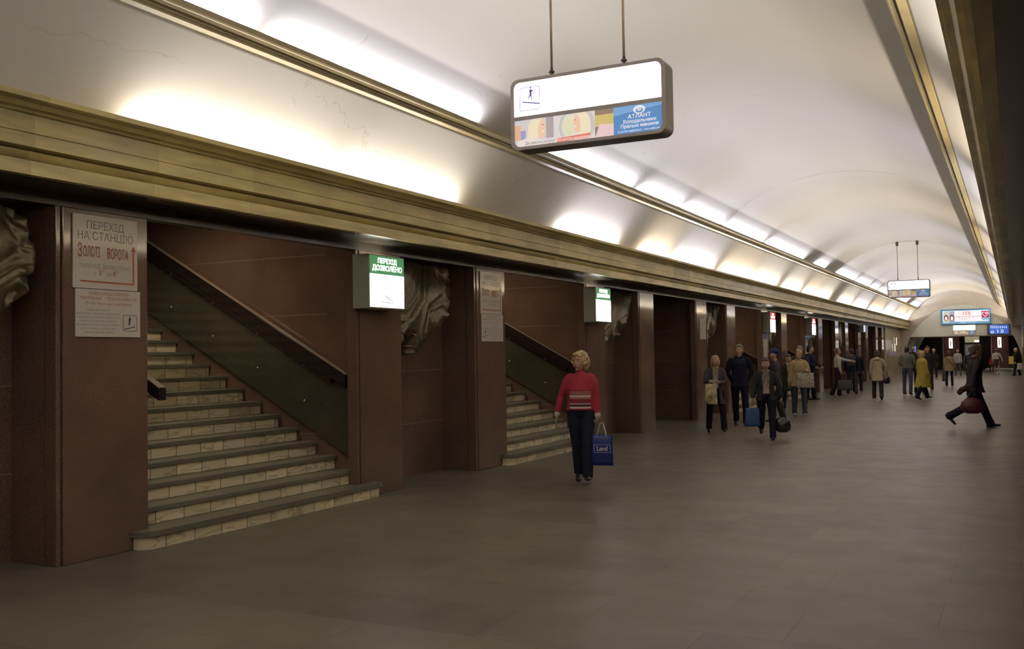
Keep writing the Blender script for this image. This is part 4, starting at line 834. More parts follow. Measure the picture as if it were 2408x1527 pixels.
def person(label, X, Y, H, face, legs=((0, 4, 0), (0, 4, 0)), arms=((0, 8, 10, 0), (0, 8, 10, 0)), lean=0, head=(0, 0), fem=True, hair=('short', (0.1, 0.06, 0.03)),
           top=dict(), bottom=dict(), shoes=(0.02, 0.02, 0.02), vox=0.012, skin=None, build=1.0, toes=(0, 0), grip=(0, 0), group=None, scarf=None, neckskin=True):
    """face: heading in degrees, 0 = walks away along the hall, 180 = walks toward the camera; legs/arms = (left, right)"""
    s = H/1.745; skin = skin or SKIN
    shw = 0.165 if fem else 0.19; hipw = 0.095
    hip = Vector((0, 0, 0.93)); L = D(lean)
    def T(p): return hip+rotX(p-hip, L)
    J = {}
    for i, sg in ((0, -1), (1, 1)):
        a, ab, kn = [D(q) for q in legs[i]]
        h = Vector((sg*hipw, 0, 0.90)); k = h+0.425*Vector((sg*math.sin(ab), math.sin(a), -math.cos(a))).normalized()
        an = k+0.41*Vector((sg*math.sin(ab)*0.5, math.sin(a-kn), -math.cos(a-kn))).normalized()
        J['h%d' % i], J['k%d' % i], J['a%d' % i] = h, k, an
        J['toe%d' % i] = D(toes[i])
    def footpts(i):
        an = J['a%d' % i]; t = J['toe%d' % i]; f = Vector((0, math.cos(t), -math.sin(t))); u = Vector((0, math.sin(t), math.cos(t)))
        return [an-0.05*f-0.045*u, an+0.06*f-0.05*u, an+0.165*f-0.062*u], f, u
    low = min((p-0.028*footpts(i)[2]).z for i in (0, 1) for p in footpts(i)[0])
    drop = Vector((0, 0, -low))
    for i, sg in ((0, -1), (1, 1)):
        sw, ab, el, inw = [D(q) for q in arms[i]]
        S_ = T(Vector((sg*shw, 0, 1.365)))
        d1 = Vector((sg*math.sin(ab)*math.cos(sw), math.sin(sw)*math.cos(ab), -math.cos(sw)*math.cos(ab))).normalized()
        E_ = S_+0.275*d1
        d2 = Vector((-sg*math.sin(inw)+sg*math.sin(ab)*0.5*math.cos(inw), math.sin(sw+el)*math.cos(inw), -math.cos(sw+el))).normalized()
        W_ = E_+0.235*d2
        J['s%d' % i], J['e%d' % i], J['w%d' % i], J['d%d' % i] = S_, E_, W_, d2
    hy, hp = D(head[0]), D(head[1])
    nb = T(Vector((0, -0.005, 1.42))); hc = T(Vector((0, 0.015, 1.568))); 
    def HT(p): return hc+rotZ(rotX(p*1.09, hp+L*0.3), hy)
    fin = lambda bm: [setattr(v, 'co', (v.co+drop)*s) for v in bm.verts]
    # ---- body: one continuous surface
    bm = bmesh.new(); B = build
    rings(bm, [(0.86, .12*B, .085*B, 0), (0.93, .145*B, .10*B, 0), (1.05, .125*B, .088*B, 0.01), (1.2, .135*B, .098*B, 0.012), (1.32, .135, .09, 0), (1.37, .105, .065, -.005), (1.42, .055, .052, -.005)], T)
    sweep(bm, [nb, HT(Vector((0, -.01, -.07)))], [(.052, .056), (.05, .055)], (1, 0, 0))
    for i, sg in ((0, -1), (1, 1)):
        sweep(bm, [J['h%d' % i], J['h%d' % i].lerp(J['k%d' % i], .5), J['k%d' % i], J['k%d' % i].lerp(J['a%d' % i], .35), J['a%d' % i]], [.080*B, .066*B, .050, .048, .034], (1, 0, 0))
        P, f, u = footpts(i); sweep(bm, P, [(.034, .03), (.04, .027), (.033, .016)], (1, 0, 0))
        sweep(bm, [J['a%d' % i], P[0].lerp(P[1], .3)], [.034, .034], (1, 0, 0))
        S_, E_, W_, d = [J[c+'%d' % i] for c in 'sewd']
        sweep(bm, [S_-Vector((sg*.02, 0, .02)), S_.lerp(E_, .5), E_, E_.lerp(W_, .35), W_], [.034, .036, .032, .033, .023], (0, 1, 0))
        # hand
        w_ = (Vector((0, 1, 0))-d*d.y); w_ = w_.normalized() if w_.length > .2 else Vector((0, 0, 1)); nn = d.cross(w_); 
        if nn.x*sg > 0: nn = -nn              # palm side looks to the body
        sweep(bm, [W_, W_+d*.04, W_+d*.088], [(.024, .018), (.036, .016), (.040, .014)], w_)
        g = grip[i]
        for q in range(4):
            b0 = W_+d*.088+w_*(.029-.0195*q); ln = (.075, .083, .078, .062)[q]; c1, c2, c3 = ((.25, .5, .7) if not g else (1.0, 2.1, 3.0))
            pts = [b0-d*.01]; p = b0
            for a_, fr_ in ((c1, .42), (c2, .33), (c3, .25)):
                p = p+(d*math.cos(a_)+nn*math.sin(a_))*ln*fr_; pts.append(p)
            sweep(bm, pts, [.0095, .009, .0085, .0075], w_, n=8)
        t0 = W_+d*.03+w_*.028; sweep(bm, [t0, t0+(d*.7+w_*.6+nn*.25)*.035, t0+(d*.85+w_*.35+nn*.55)*.065], [.0125, .011, .009], w_, n=8)
    # head
    hb = bmesh.new(); bmesh.ops.create_uvsphere(hb, u_segments=28, v_segments=20, radius=1)
    for v in hb.verts:
        x, y, z = v.co; zz = z
        if z < 0: x *= 1-0.34*(-z)**1.4; 
        if z < 0 and y < 0: y *= 1-0.30*(-z)
        if z < -0.1 and y > 0: y = y*(1+0.10*(-z)); 
        if abs(z-.12) < .2 and y > .6 and abs(x) > .2: y -= .07*(1-abs(z-.12)/.2)    # eye sockets
        p = HT(Vector((x*.072, y*.092+(.004 if y > 0 else 0), z*.115))); v.co = p
    base = len(bm.verts); me = bpy.data.meshes.new('h'); hb.to_mesh(me); hb.free(); bm.from_mesh(me); bpy.data.meshes.remove(me)
    sweep(bm, [HT(Vector((0, .086, .022))), HT(Vector((0, .102, -.006))), HT(Vector((0, .104, -.024)))], [.007, .010, .013], (1, 0, 0), n=8)
    sweep(bm, [HT(Vector((-.02, .083, -.058))), HT(Vector((.02, .083, -.058)))], [(.009, .010), (.009, .010)], (0, 0, 1), n=8)
    ball(bm, HT(Vector((0, .068, -.094))), (.022, .016, .014))
    for sg in (-1, 1):
        ball(bm, HT(Vector((sg*.071, -.004, -.008))), (.011, .018, .028)); ball(bm, HT(Vector((sg*.034, .066, -.03))), (.022, .018, .02))
    fin(bm)
    body = remesh_obj('person', bm, vox*0.72, skin, None, smooth=2)
    body.location = (X, Y, 0); body.rotation_euler = (0, 0, D(face)); tag(body, label, 'person', group)
    if vox <= 0.0125:
        for sg in (-1, 1):
            bm = bmesh.new(); ball(bm, HT(Vector((sg*.030, .0835, .012))), (.0125, .005, .0055)); fin(bm); mesh_obj('eye', bm, EYE_M, body, smooth=True)
            bm = bmesh.new(); sweep(bm, [HT(Vector((sg*.014, .091, .031))), HT(Vector((sg*.030, .090, .036))), HT(Vector((sg*.048, .077, .031)))], [.003, .0035, .002], (0, 0, 1), n=6); fin(bm); mesh_obj('eyebrow', bm, mat('brow_hair', (0.10, 0.065, 0.04), .8), body, smooth=True)
        bm = bmesh.new(); sweep(bm, [HT(Vector((-.021, .0885, -.055))), HT(Vector((0, .0955, -.053))), HT(Vector((.021, .0885, -.055)))], [(.003, .003), (.0065, .004), (.003, .003)], (0, 0, 1), n=8); fin(bm); mesh_obj('mouth', bm, LIP_M, body, smooth=True)
    # ---- trousers / skirt / tights
    bk = bottom.get('kind', 'trousers'); bc = cloth('b%02d%02d%02d' % tuple(int(99*q) for q in bottom.get('c', (0.02, 0.02, 0.03))), bottom.get('c', (0.02, 0.02, 0.03)))
    bm = bmesh.new(); lw = bottom.get('w', 1.0)
    if bk == 'trousers':
        rings(bm, [(0.85, .135*B, .10*B, 0), (0.92, .165*B, .122*B, 0), (1.0, .152*B, .112*B, 0), (1.06, .14*B, .102*B, .005)], T)
        for i in (0, 1):
            h, k, a = J['h%d' % i], J['k%d' % i], J['a%d' % i]
            sweep(bm, [h+Vector((0, 0, .02)), h.lerp(k, .3), h.lerp(k, .65), k, k.lerp(a, .4), k.lerp(a, .8), a+(a-k).normalized()*.035],
                  [(.092*B, .10*B), (.088*lw, .093*lw), (.074*lw, .078*lw), (.066*lw, .07*lw), (.062*lw, .068*lw), (.060*lw, .068*lw), (.062*lw, .073*lw)], (1, 0, 0))
        fin(bm); remesh_obj('trousers', bm, vox, bc, body, smooth=3, wrinkle=.006)
    else:
        zb = bottom.get('hem', .55); my = (J['k0'].y+J['k1'].y)/2
        rings(bm, [(zb, .17, .15, my*.8), ((zb+.9)/2, .17, .14, my*.4), (.92, .165*B, .12*B, 0), (1.02, .14*B, .1*B, 0)], T); fin(bm); remesh_obj('skirt', bm, vox, bc, body, smooth=2, wrinkle=.006)
    # ---- shoes
    sm = mat('shoe%02d%02d' % (int(99*shoes[0]), int(99*shoes[2])), shoes, 0.35, var=0.1)
    for i in (0, 1):
        bm = bmesh.new(); P, f, u = footpts(i); sweep(bm, [P[0]-f*.01, P[1], P[2]+f*.01], [(.040, .038), (.047, .034), (.038, .022)], (1, 0, 0)); sweep(bm, [P[0]+u*.015, P[0]+u*.03], [.035, .03], (1, 0, 0)); 
        fin(bm); remesh_obj('shoe', bm, vox*.9, sm, body, smooth=1)
    # ---- top garment
    tc = top.get('c', (0.03, 0.03, 0.05)); hem = top.get('hem', 0.92); G = top.get('bulk', 1.0); fl = top.get('flare', 1.0)
    tm = top.get('mat') or cloth('t%02d%02d%02d' % tuple(int(99*q) for q in tc), tc, top.get('rough', .85))
    R = []
    if hem < .88: R.append((hem, (.18*B+.06*(fl-1)+(.9-hem)*.1*fl)*G, (.135*B+(.9-hem)*.08*fl)*G, 0))
    if hem < .78: R.append(((hem+.9)/2, (.175*B+(.9-hem)*.05*fl)*G, (.13*B+(.9-hem)*.04*fl)*G, 0))
    if hem < .97: R.append((max(.92, hem+.001), .172*B*G, .128*B*G, 0))
    else: R.append((hem, .155*B*G, .118*B*G, 0.004))
    sp_k = abs(J['k0'].y-J['k1'].y)/2; R = [(z, rx, ry+sp_k*max(0, .93-z)/.43*0.75, yo+(J['k0'].y+J['k1'].y)/2*max(0, .93-z)/.43) for z, rx, ry, yo in R]
    R += [(1.06, .148*B*G, .115*B*G, .008), (1.2, .158*B*G, .124*B*G, .014 if fem else .005), (1.3, (.162 if fem else .178)*G, .12*G, .006), (1.36, .150*G, .100*G, 0), (1.395, .112*G, .080*G, 0), (1.43, .070, .068, 0)]
    if top.get('neck'): R.append((1.47, .062, .064, .004))
    bm = bmesh.new(); gap = top.get('gap')
    if gap:
        rings(bm, R, T, gap=gap)
        bs = bmesh.new(); R2 = [(z, rx-.022, ry-.018, yo) for z, rx, ry, yo in R if z > .9]; R2 = [(max(.95, R2[0][0]),)+R2[0][1:]]+R2[1:]
        rings(bs, R2, T); fin(bs); remesh_obj('shirt', bs, vox, cloth('s%02d%02d' % (int(99*top['shirt'][0]), int(99*top['shirt'][2])), top['shirt']), body, smooth=2, wrinkle=.005)
    else: rings(bm, R, T)
    slv = top.get('sleeve', 1.0); sr = top.get('sr', 1.0)*G
    for i, sg in ((0, -1), (1, 1)):
        S_, E_, W_, d = [J[c+'%d' % i] for c in 'sewd']; en = E_.lerp(W_, slv*.97)
        sweep(bm, [S_-Vector((sg*.035, 0, -.005)), S_.lerp(E_, .25), S_.lerp(E_, .7), E_, E_.lerp(en, .5), en], [.060*sr, .062*sr, .055*sr, .050*sr, .047*sr, .044*sr], (0, 1, 0))
    if top.get('collar'):
        for q in range(14):
            a = PI/2+.5+(2*PI-1.0)*q/13; a2 = PI/2+.5+(2*PI-1.0)*(q+1)/13
            if q < 13: sweep(bm, [T(Vector((.082*math.cos(a), .080*math.sin(a), 1.425))), T(Vector((.082*math.cos(a2), .080*math.sin(a2), 1.425)))], [(.016, .03)]*2, (1, 0, 0), n=8)
    if top.get('hood'): ball(bm, T(Vector((0, -.10, 1.40))), (.13, .07, .06))
    fin(bm); nmg = top.get('name', 'jacket'); remesh_obj(nmg, bm, vox, tm, body, smooth=3, wrinkle=.007 if not top.get('knit') else .003)
    if top.get('cuff'):
        for i in (0, 1):
            bm = bmesh.new(); E_, W_ = J['e%d' % i], J['w%d' % i]; sweep(bm, [E_.lerp(W_, .93*slv), E_.lerp(W_, 1.12)], [.043, .041], (0, 1, 0)); fin(bm); remesh_obj('cuff', bm, vox*.8, cloth('cuff', top['cuff']), body, smooth=1)
    # ---- hair
    st, hcx = hair; hm = mat('hair%02d%02d%02d' % tuple(int(99*q) for q in hcx), hcx, .6, var=.3, scale=40, bump=.5)
    bm = bmesh.new(); rnd = random.Random(label)
    if st != 'bald':
        ball(bm, HT(Vector((0, -.019, .024))), (.090, .099, .117)); 
        if st in ('short', 'cap'): ball(bm, HT(Vector((0, .045, .082))), (.066, .044, .036)); ball(bm, HT(Vector((0, -.05, -.03))), (.078, .06, .07))
        if st == 'bob':
            ball(bm, HT(Vector((0, .048, .080))), (.070, .046, .038))
            for sg in (-1, 1): sweep(bm, [HT(Vector((sg*.07, .0, .05))), HT(Vector((sg*.083, -.005, -.03))), HT(Vector((sg*.074, .0, -.10)))], [(.035, .02), (.045, .02), (.03, .018)], (0, 1, 0))
            ball(bm, HT(Vector((0, -.065, -.05))), (.075, .045, .075))
        if st == 'long':
            ball(bm, HT(Vector((0, .048, .080))), (.068, .044, .036)); sweep(bm, [HT(Vector((0, -.06, 0))), HT(Vector((0, -.085, -.1))), HT(Vector((0, -.09, -.2)))], [(.078, .045), (.08, .04), (.06, .025)], (1, 0, 0))
        if st == 'bun': ball(bm, HT(Vector((0, -.11, .04))), (.04, .035, .04))
        if st == 'curly':
            ball(bm, HT(Vector((0, -.028, .035))), (.104, .098, .116)); ball(bm, HT(Vector((0, .048, .098))), (.072, .045, .034))
            for q in range(420):
                u = rnd.uniform(-.8, 1); a = rnd.uniform(0, 2*PI); rr = math.sqrt(1-u*u); x, y, z = rr*math.cos(a), rr*math.sin(a), u
                if y > .35 and z < .52 and not (abs(x) > .72 and y < .6): continue
                if y > 0.1 and z < -.35: continue
                k = rnd.uniform(1.0, 1.10); ball(bm, HT(Vector((x*.103*k, y*.100*k-.014, z*.118*k+.014))), rnd.uniform(.010, .016), 8, 6)
        fin(bm); remesh_obj('hair', bm, max(.006, vox*.7), hm, body, smooth=1, wrinkle=.004 if st != 'curly' else .006)
    if st == 'cap':
        cm = cloth('cap%02d' % int(99*hair[1][2]), top.get('capc', (0.03, 0.03, 0.25))); bm = bmesh.new(); ball(bm, HT(Vector((0, -.012, .06))), (.100, .112, .096)); sweep(bm, [HT(Vector((0, .06, .055))), HT(Vector((0, .135, .045)))], [(.065, .01), (.05, .008)], (1, 0, 0)); fin(bm); remesh_obj('cap', bm, vox*.8, cm, body, smooth=1)
    if scarf:
        bm = bmesh.new()
        for q in range(16): 
            a = 2*PI*q/16; a2 = 2*PI*(q+1)/16; sweep(bm, [T(Vector((.075*math.cos(a), .078*math.sin(a)+.005, 1.435-.012*math.sin(a)))), T(Vector((.075*math.cos(a2), .078*math.sin(a2)+.005, 1.435-.012*math.sin(a2))))], [(.022, .026)]*2, (0, 0, 1), n=8)
        for sg in (-1, 1): sweep(bm, [T(Vector((sg*.04, .085, 1.42))), T(Vector((sg*.03, .125, 1.30))), T(Vector((sg*.045, .13, 1.18)))], [(.03, .014), (.028, .012), (.02, .01)], (1, 0, 0))
        fin(bm); remesh_obj('scarf', bm, vox*.8, cloth('scarf%02d' % int(99*scarf[0]), scarf), body, smooth=1, wrinkle=.006)
    Mw = Matrix.Translation((X, Y, 0)) @ Matrix.Rotation(D(face), 4, 'Z')
    J2 = {k: (Mw @ ((v+drop)*s) if isinstance(v, Vector) and k[0] != 'd' else v) for k, v in J.items()}
    J2['grip0'] = Mw @ ((J['w0']+J['d0']*.10+drop)*s); J2['grip1'] = Mw @ ((J['w1']+J['d1']*.10+drop)*s)
    return body, J2

def carrier_bag(p, w_, h, d, rz, m, label, cat='bag', handle=0.16, hm=None, taper=0.9, lettering=None, lm=None, name='shopping_bag', hang=None, round_=False, group=None):
    """p: point where the handles are held; bag hangs below"""
    p = Vector(p); t = empty(name, (p.x, p.y, max(0.0, p.z-handle-h)), D(rz)); tag(t, label, cat, group)
    bm = bmesh.new(); N = 7; M_ = 5; rnd = random.Random(label)
    if round_: 
        sweep(bm, [(0, 0, .02), (0, 0, h*.35), (0, 0, h*.75), (0, 0, h-.01)], [(w_/2*.95, d/2*.8), (w_/2, d/2), (w_/2*.88, d/2*.8), (w_/2*.62, d/2*.35)], (1, 0, 0), n=18)
        bmesh.ops.subdivide_edges(bm, edges=list(bm.edges), cuts=1, use_grid_fill=True)
    else:
        L_ = []
        for j in range(N+1):
            z = h*j/N; k = taper+(1-taper)*(1-j/N) if taper < 1 else 1+(taper-1)*j/N; dd = d/2*(1-.75*(j/N)**2); ww = w_/2*k
            row = []
            for q in range(24):
                a = 2*PI*q/24; e = .35; x = math.copysign(abs(math.cos(a))**e, math.cos(a))*ww; y = math.copysign(abs(math.sin(a))**e, math.sin(a))*dd
                row.append(bm.verts.new((x+.006*rnd.uniform(-1, 1), y+.006*rnd.uniform(-1, 1), z)))
            L_.append(row)
        for j in range(N):
            for q in range(24): bm.faces.new((L_[j][q], L_[j][(q+1) % 24], L_[j+1][(q+1) % 24], L_[j+1][q]))
        bm.faces.new(L_[0][::-1]); bm.faces.new(L_[-1])
    mesh_obj('bag_body', bm, m, t, smooth=True)
    for sg in (-1, 1):
        bm = bmesh.new(); y = sg*(.012 if not round_ else d*.12); pts = [(-w_*.22, y, h-.02), (-w_*.13, y*.8, h+handle*.5), (-.015, 0, h+handle), (.015, 0, h+handle), (w_*.13, y*.8, h+handle*.5), (w_*.22, y, h-.02)]
        sweep(bm, pts, [(.010, .005)]*6, (1, 0, 0) if False else (0, 1, 0), n=6); mesh_obj('handle', bm, hm or m, t, smooth=True)
    if lettering:
        fr = Fr((0, -d/2*.99-.002, h*.55), (1, 0, 0), (0, 0, 1)); text('lettering', lettering, fr, 0.015, 0, .085, lm, t, .004, bold=.002, sx=.85)
        ring('logo_box', fr, rrect_pts(-.09, -.05, .12, .055, .01), rrect_pts(-.086, -.046, .116, .051, .008), .004, .005, lm, t)
    return t

def stripes_mat():
    m = bpy.data.materials.new('striped_knit'); t, n, l = nt(m); b = n['Principled BSDF']; tc = n.new('ShaderNodeTexCoord'); sp = n.new('ShaderNodeSeparateXYZ'); l.new(tc.outputs['Object'], sp.inputs[0])
    mr = n.new('ShaderNodeMapRange'); mr.inputs['From Min'].default_value = 0.775; mr.inputs['From Max'].default_value = 1.345; l.new(sp.outputs['Z'], mr.inputs['Value'])
    r = n.new('ShaderNodeValToRGB'); r.color_ramp.interpolation = 'CONSTANT'; e = r.color_ramp.elements
    RED = (0.38, 0.03, 0.055, 1); RD2 = (0.27, 0.02, 0.035, 1); PK = (0.42, 0.2, 0.17, 1); WH = (0.75, 0.65, 0.55, 1); GY = (0.45, 0.38, 0.36, 1); BK = (0.10, 0.02, 0.03, 1)
    st = [(0.0, RED), (.03, RD2), (.08, WH), (.125, PK), (.15, RD2), (.20, RED), (.25, RD2), (.29, WH), (.33, BK), (.38, GY), (.41, RD2), (.50, PK), (.54, WH), (.58, PK), (.60, (0.35, 0.1, 0.1, 1)), (.61, PK), (.63, (0.35, 0.1, 0.1, 1)), (.64, PK), (.67, RED)]
    e[0].position = 0; e[0].color = RED; e[1].position = st[1][0]; e[1].color = st[1][1]
    for p, c in st[2:]: k = e.new(p); k.color = c
    l.new(mr.outputs[0], r.inputs['Fac'])
    ab = n.new('ShaderNodeMath'); ab.operation = 'ABSOLUTE'; l.new(sp.outputs['X'], ab.inputs[0]); lt = n.new('ShaderNodeMath'); lt.operation = 'LESS_THAN'; lt.inputs[1].default_value = 0.135; l.new(ab.outputs[0], lt.inputs[0])
    mx = n.new('ShaderNodeMix'); mx.data_type = 'RGBA'; mx.inputs['A'].default_value = RED; l.new(lt.outputs[0], mx.inputs['Factor']); l.new(r.outputs['Color'], mx.inputs['B']); l.new(mx.outputs['Result'], b.inputs['Base Color']); b.inputs['Roughness'].default_value = .9
    return m
NAVY = (0.016, 0.016, 0.035); BLACK = (0.014, 0.013, 0.014); 
# 1 the woman in front
b_, j = person('woman with curly blond hair in a red striped sweater, carrying a blue bag', -4.93, 11.47, 1.64, 198, legs=((9, -1, 8), (-7, -3, 16)), arms=((4, 9, 8, 0), (-6, 22, 12, -4)), head=(-32, -2),
       hair=('curly', (0.58, 0.46, 0.25)), top=dict(mat=stripes_mat(), hem=.885, bulk=1.08, neck=True, name='sweater', knit=True, cuff=(0.7, 0.6, 0.52), slv=1, sleeve=.93), bottom=dict(c=(0.020, 0.025, 0.042), w=1.15), shoes=(0.02, 0.018, 0.018), vox=.0095, toes=(-4, 26), grip=(1, 0), build=1.12)
carrier_bag(j['grip0']+Vector((.045, 0, -.01)), .28, .38, .10, 8, mat('blue_plastic', (0.012, 0.03, 0.22), .25, var=.15, bump=.3), 'blue plastic carrier bag with a white word, held by the woman in red', handle=.15, hm=mat('white_handle', (.7, .7, .72), .4), lettering='Lend', lm=mat('white_print', (.75, .75, .8), .4, var=0), taper=.93)
# 2 woman, grey-mauve coat, holding patterned bag in front
b_, j = person('fair-haired woman in open mauve-grey coat holding a white and golden bag', -5.40, 19.45, 1.56, 197, legs=((10, 7, 5), (-6, 6, 8)), arms=((12, 10, 75, 35), (16, 14, 80, 30)), scarf=(0.32, 0.25, 0.12), head=(-22, -6), hair=('bob', (0.45, 0.34, 0.18)),
       top=dict(c=(0.075, 0.06, 0.07), hem=.60, gap=.42, shirt=(0.5, 0.46, 0.42), name='coat', flare=1.15, collar=True, bulk=1.06), bottom=dict(c=(0.016, 0.013, 0.02), w=1.12), vox=.011, toes=(0, 15), grip=(1, 1))
gm = (j['grip0']+j['grip1'])/2
carrier_bag((gm.x-.05, gm.y-.10, gm.z+.02), .24, .40, .10, 15, mat('patterned_bag', (0.5, 0.40, 0.22), .4, var=.7, scale=9), 'white and golden patterned bag clasped by the fair-haired woman in mauve-grey coat', handle=.06, name='patterned_bag')
# 3 man in navy jacket
person('tall man in zipped navy jacket with his hands behind him', -5.40, 21.4, 1.80, 190, legs=((4, 2, 4), (-10, 1, 16)), arms=((-12, 14, 22, 40), (-12, 14, 22, 40)), head=(-18, 0), fem=False, hair=('short', (0.16, 0.12, 0.08)),
       top=dict(c=(0.012, 0.013, 0.028), hem=.80, name='jacket', collar=True, bulk=1.03), bottom=dict(c=(0.014, 0.013, 0.025), w=1.1), vox=.011, toes=(0, 25))
# 4 woman dark jacket, two bags
b_, j = person('dark-haired woman striding in open dark jacket over a beige top, black handbag', -4.14, 18.35, 1.54, 193, legs=((16, 2, 4), (-16, 2, 38)), arms=((2, 20, 12, 0), (4, 16, 14, 0)), head=(4, 2), hair=('short', (0.09, 0.05, 0.035)),
       top=dict(c=(0.028, 0.030, 0.032), hem=.80, gap=.45, shirt=(0.40, 0.34, 0.24), name='jacket', collar=True, bulk=1.1, flare=1.2), bottom=dict(c=(0.02, 0.012, 0.022), w=1.15), vox=.011, toes=(0, 40), grip=(1, 1), scarf=(0.20, 0.17, 0.12))
carrier_bag(j['grip0'], .30, .24, .15, 10, mat('black_leather', (0.018, 0.015, 0.015), .22, var=.2, coat=.5), 'black leather handbag with long handles carried low by the striding woman', handle=.30, name='handbag', round_=True, cat='bag')
carrier_bag(Vector(j['grip1'])+Vector((-.03, .12, 0)), .28, .34, .12, 10, mat('blue_bag_cloth', (0.02, 0.07, 0.20), .5, var=.2), 'blue shopping bag hanging between the navy man and the striding woman', handle=.12, hm=mat('white_handle', (.7, .7, .72), .4))
# 5 woman beige coat with newspaper-print bag
b_, j = person('woman in beige jacket and jeans with a printed light bag on her arm', -4.79, 24.85, 1.66, 192, legs=((6, 3, 6), (-4, 3, 10)), arms=((14, 18, 88, 20), (2, 12, 8, 0)), head=(-20, -5), hair=('short', (0.34, 0.27, 0.17)),
       top=dict(c=(0.42, 0.31, 0.17), hem=.74, name='jacket', collar=True, bulk=1.1, sr=1.05), bottom=dict(c=(0.065, 0.085, 0.11), w=1.05), shoes=(.25, .24, .23), vox=.012, toes=(0, 12), grip=(1, 0))
carrier_bag((j['grip0'].x, j['grip0'].y-.12, j['grip0'].z+.02), .42, .36, .09, 10, mat('printed_bag', (0.36, 0.32, 0.24), .5, var=.6, scale=24), 'light bag with a printed pattern hanging from the beige-jacketed woman\'s arm', handle=.10, name='printed_bag')
# 6, 7 behind
person('person in a blue cap half hidden behind the striding woman', -4.95, 22.9, 1.70, 110, legs=((8, 3, 4), (-8, 3, 8)), head=(25, 0), fem=False, hair=('cap', (0.05, 0.03, 0.05)), top=dict(c=(0.07, 0.06, 0.055), hem=.80, capc=(0.03, 0.03, 0.16), bulk=1.1), bottom=dict(c=(0.03, 0.03, 0.03)), vox=.014)
person('person in dark green coat partly hidden behind the beige jacket', -5.45, 26.9, 1.56, 195, legs=((10, 3, 4), (-10, 5, 10)), head=(0, 10), hair=('short', (0.05, 0.04, 0.03)), top=dict(c=(0.035, 0.04, 0.025), hem=.60, name='coat', collar=True), bottom=dict(c=(0.05, 0.05, 0.05)), shoes=(.05, .04, .03), vox=.014, toes=(0, 10), scarf=(.4, .35, .25))
# 8, 9 near the far red sign
person('dark-clothed man standing at the foot of the farther red sign', -6.05, 33.3, 1.84, 250, legs=((3, 4, 0), (-3, 4, 0)), arms=((10, 10, 60, 20), (10, 10, 60, 20)), head=(20, 0), fem=False, hair=('short', (0.03, 0.025, 0.02)), top=dict(c=(0.02, 0.017, 0.022), hem=.75, bulk=1.15), bottom=dict(c=(0.017, 0.015, 0.028), w=1.1), vox=.014)
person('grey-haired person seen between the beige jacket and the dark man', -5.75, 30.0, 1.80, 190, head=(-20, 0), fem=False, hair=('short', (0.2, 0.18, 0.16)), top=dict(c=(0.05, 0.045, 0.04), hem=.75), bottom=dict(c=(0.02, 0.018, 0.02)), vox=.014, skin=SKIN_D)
# 10 woman in white top with bag, facing right
b_, j = person('woman in a light fitted top reaching out one arm, large dark bag at her knees', -5.52, 35.5, 1.70, 285, legs=((7, 3, 6), (-8, 3, 14)), arms=((70, 8, 10, 0), (4, 8, 12, 0)), head=(0, 4), hair=('bun', (0.22, 0.14, 0.07)), top=dict(c=(0.5, 0.47, 0.42), hem=1.0, name='top', sleeve=1.0, knit=True), bottom=dict(c=(0.03, 0.018, 0.02), w=1.2), shoes=(.3, .25, .2), vox=.013, toes=(0, 25), grip=(0, 1), skin=SKIN)
carrier_bag((j['grip1'].x+.12, j['grip1'].y-.15, j['grip1'].z-.03), .50, .34, .22, 5, mat('dark_canvas', (0.03, 0.032, 0.03), .5, var=.2), 'large dark travel bag carried by the woman in the light top', handle=.18, name='travel_bag')
# 11, 12
b_, j = person('person in black jacket and dark jeans walking away with a backpack on', -5.35, 37.6, 1.70, 10, legs=((8, 4, 6), (-10, 4, 14)), head=(30, 0), fem=False, hair=('short', (0.04, 0.03, 0.03)), top=dict(c=(0.015, 0.017, 0.022), hem=.85, bulk=1.1), bottom=dict(c=(0.03, 0.035, 0.06)), shoes=(.04, .02, .02), vox=.014, toes=(0, 20), grip=(0, 1))
t = empty('backpack', (-5.33, 37.32, 1.0), D(10)); tag(t, 'black backpack on the back of the person in jeans', 'bag'); bm = bmesh.new(); box(bm, -.16, -.13, 0, .16, .06, .45, bevel=.05); mesh_obj('pack_body', bm, mat('black_nylon', (0.014, 0.015, 0.025), .5), t, smooth=True); boxo('front_pocket', (-.12, -.18, .04, .12, -.131, .24), mat('black_nylon', (0.014, 0.015, 0.025), .5), t, bevel=.02)
person('dark-coated person just behind the one with the backpack', -5.42, 39.6, 1.66, 5, legs=((6, 4, 4), (-8, 4, 10)), fem=True, hair=('long', (0.04, 0.025, 0.02)), top=dict(c=(0.016, 0.016, 0.026), hem=.72), bottom=dict(c=(0.02, 0.02, 0.03)), vox=.016)
# 13 cream coat from behind
b_, j = person('woman seen from behind in a cream hooded coat', -3.98, 33.55, 1.58, 4, legs=((6, 3, 4), (-6, 3, 12)), arms=((4, 10, 10, 0), (18, 26, 90, 30)), head=(0, 8), hair=('short', (0.07, 0.035, 0.03)), top=dict(c=(0.48, 0.41, 0.29), hem=.62, name='coat', hood=True, bulk=1.1, flare=.8), bottom=dict(c=(0.035, 0.025, 0.022), w=1.15), vox=.012, toes=(0, 25))
carrier_bag((-3.70, 33.5, .93), .22, .24, .11, 20, mat('black_leather', (0.018, 0.015, 0.015), .22), 'dark handbag at the right hip of the cream-coated woman', handle=.15, name='handbag', round_=True)
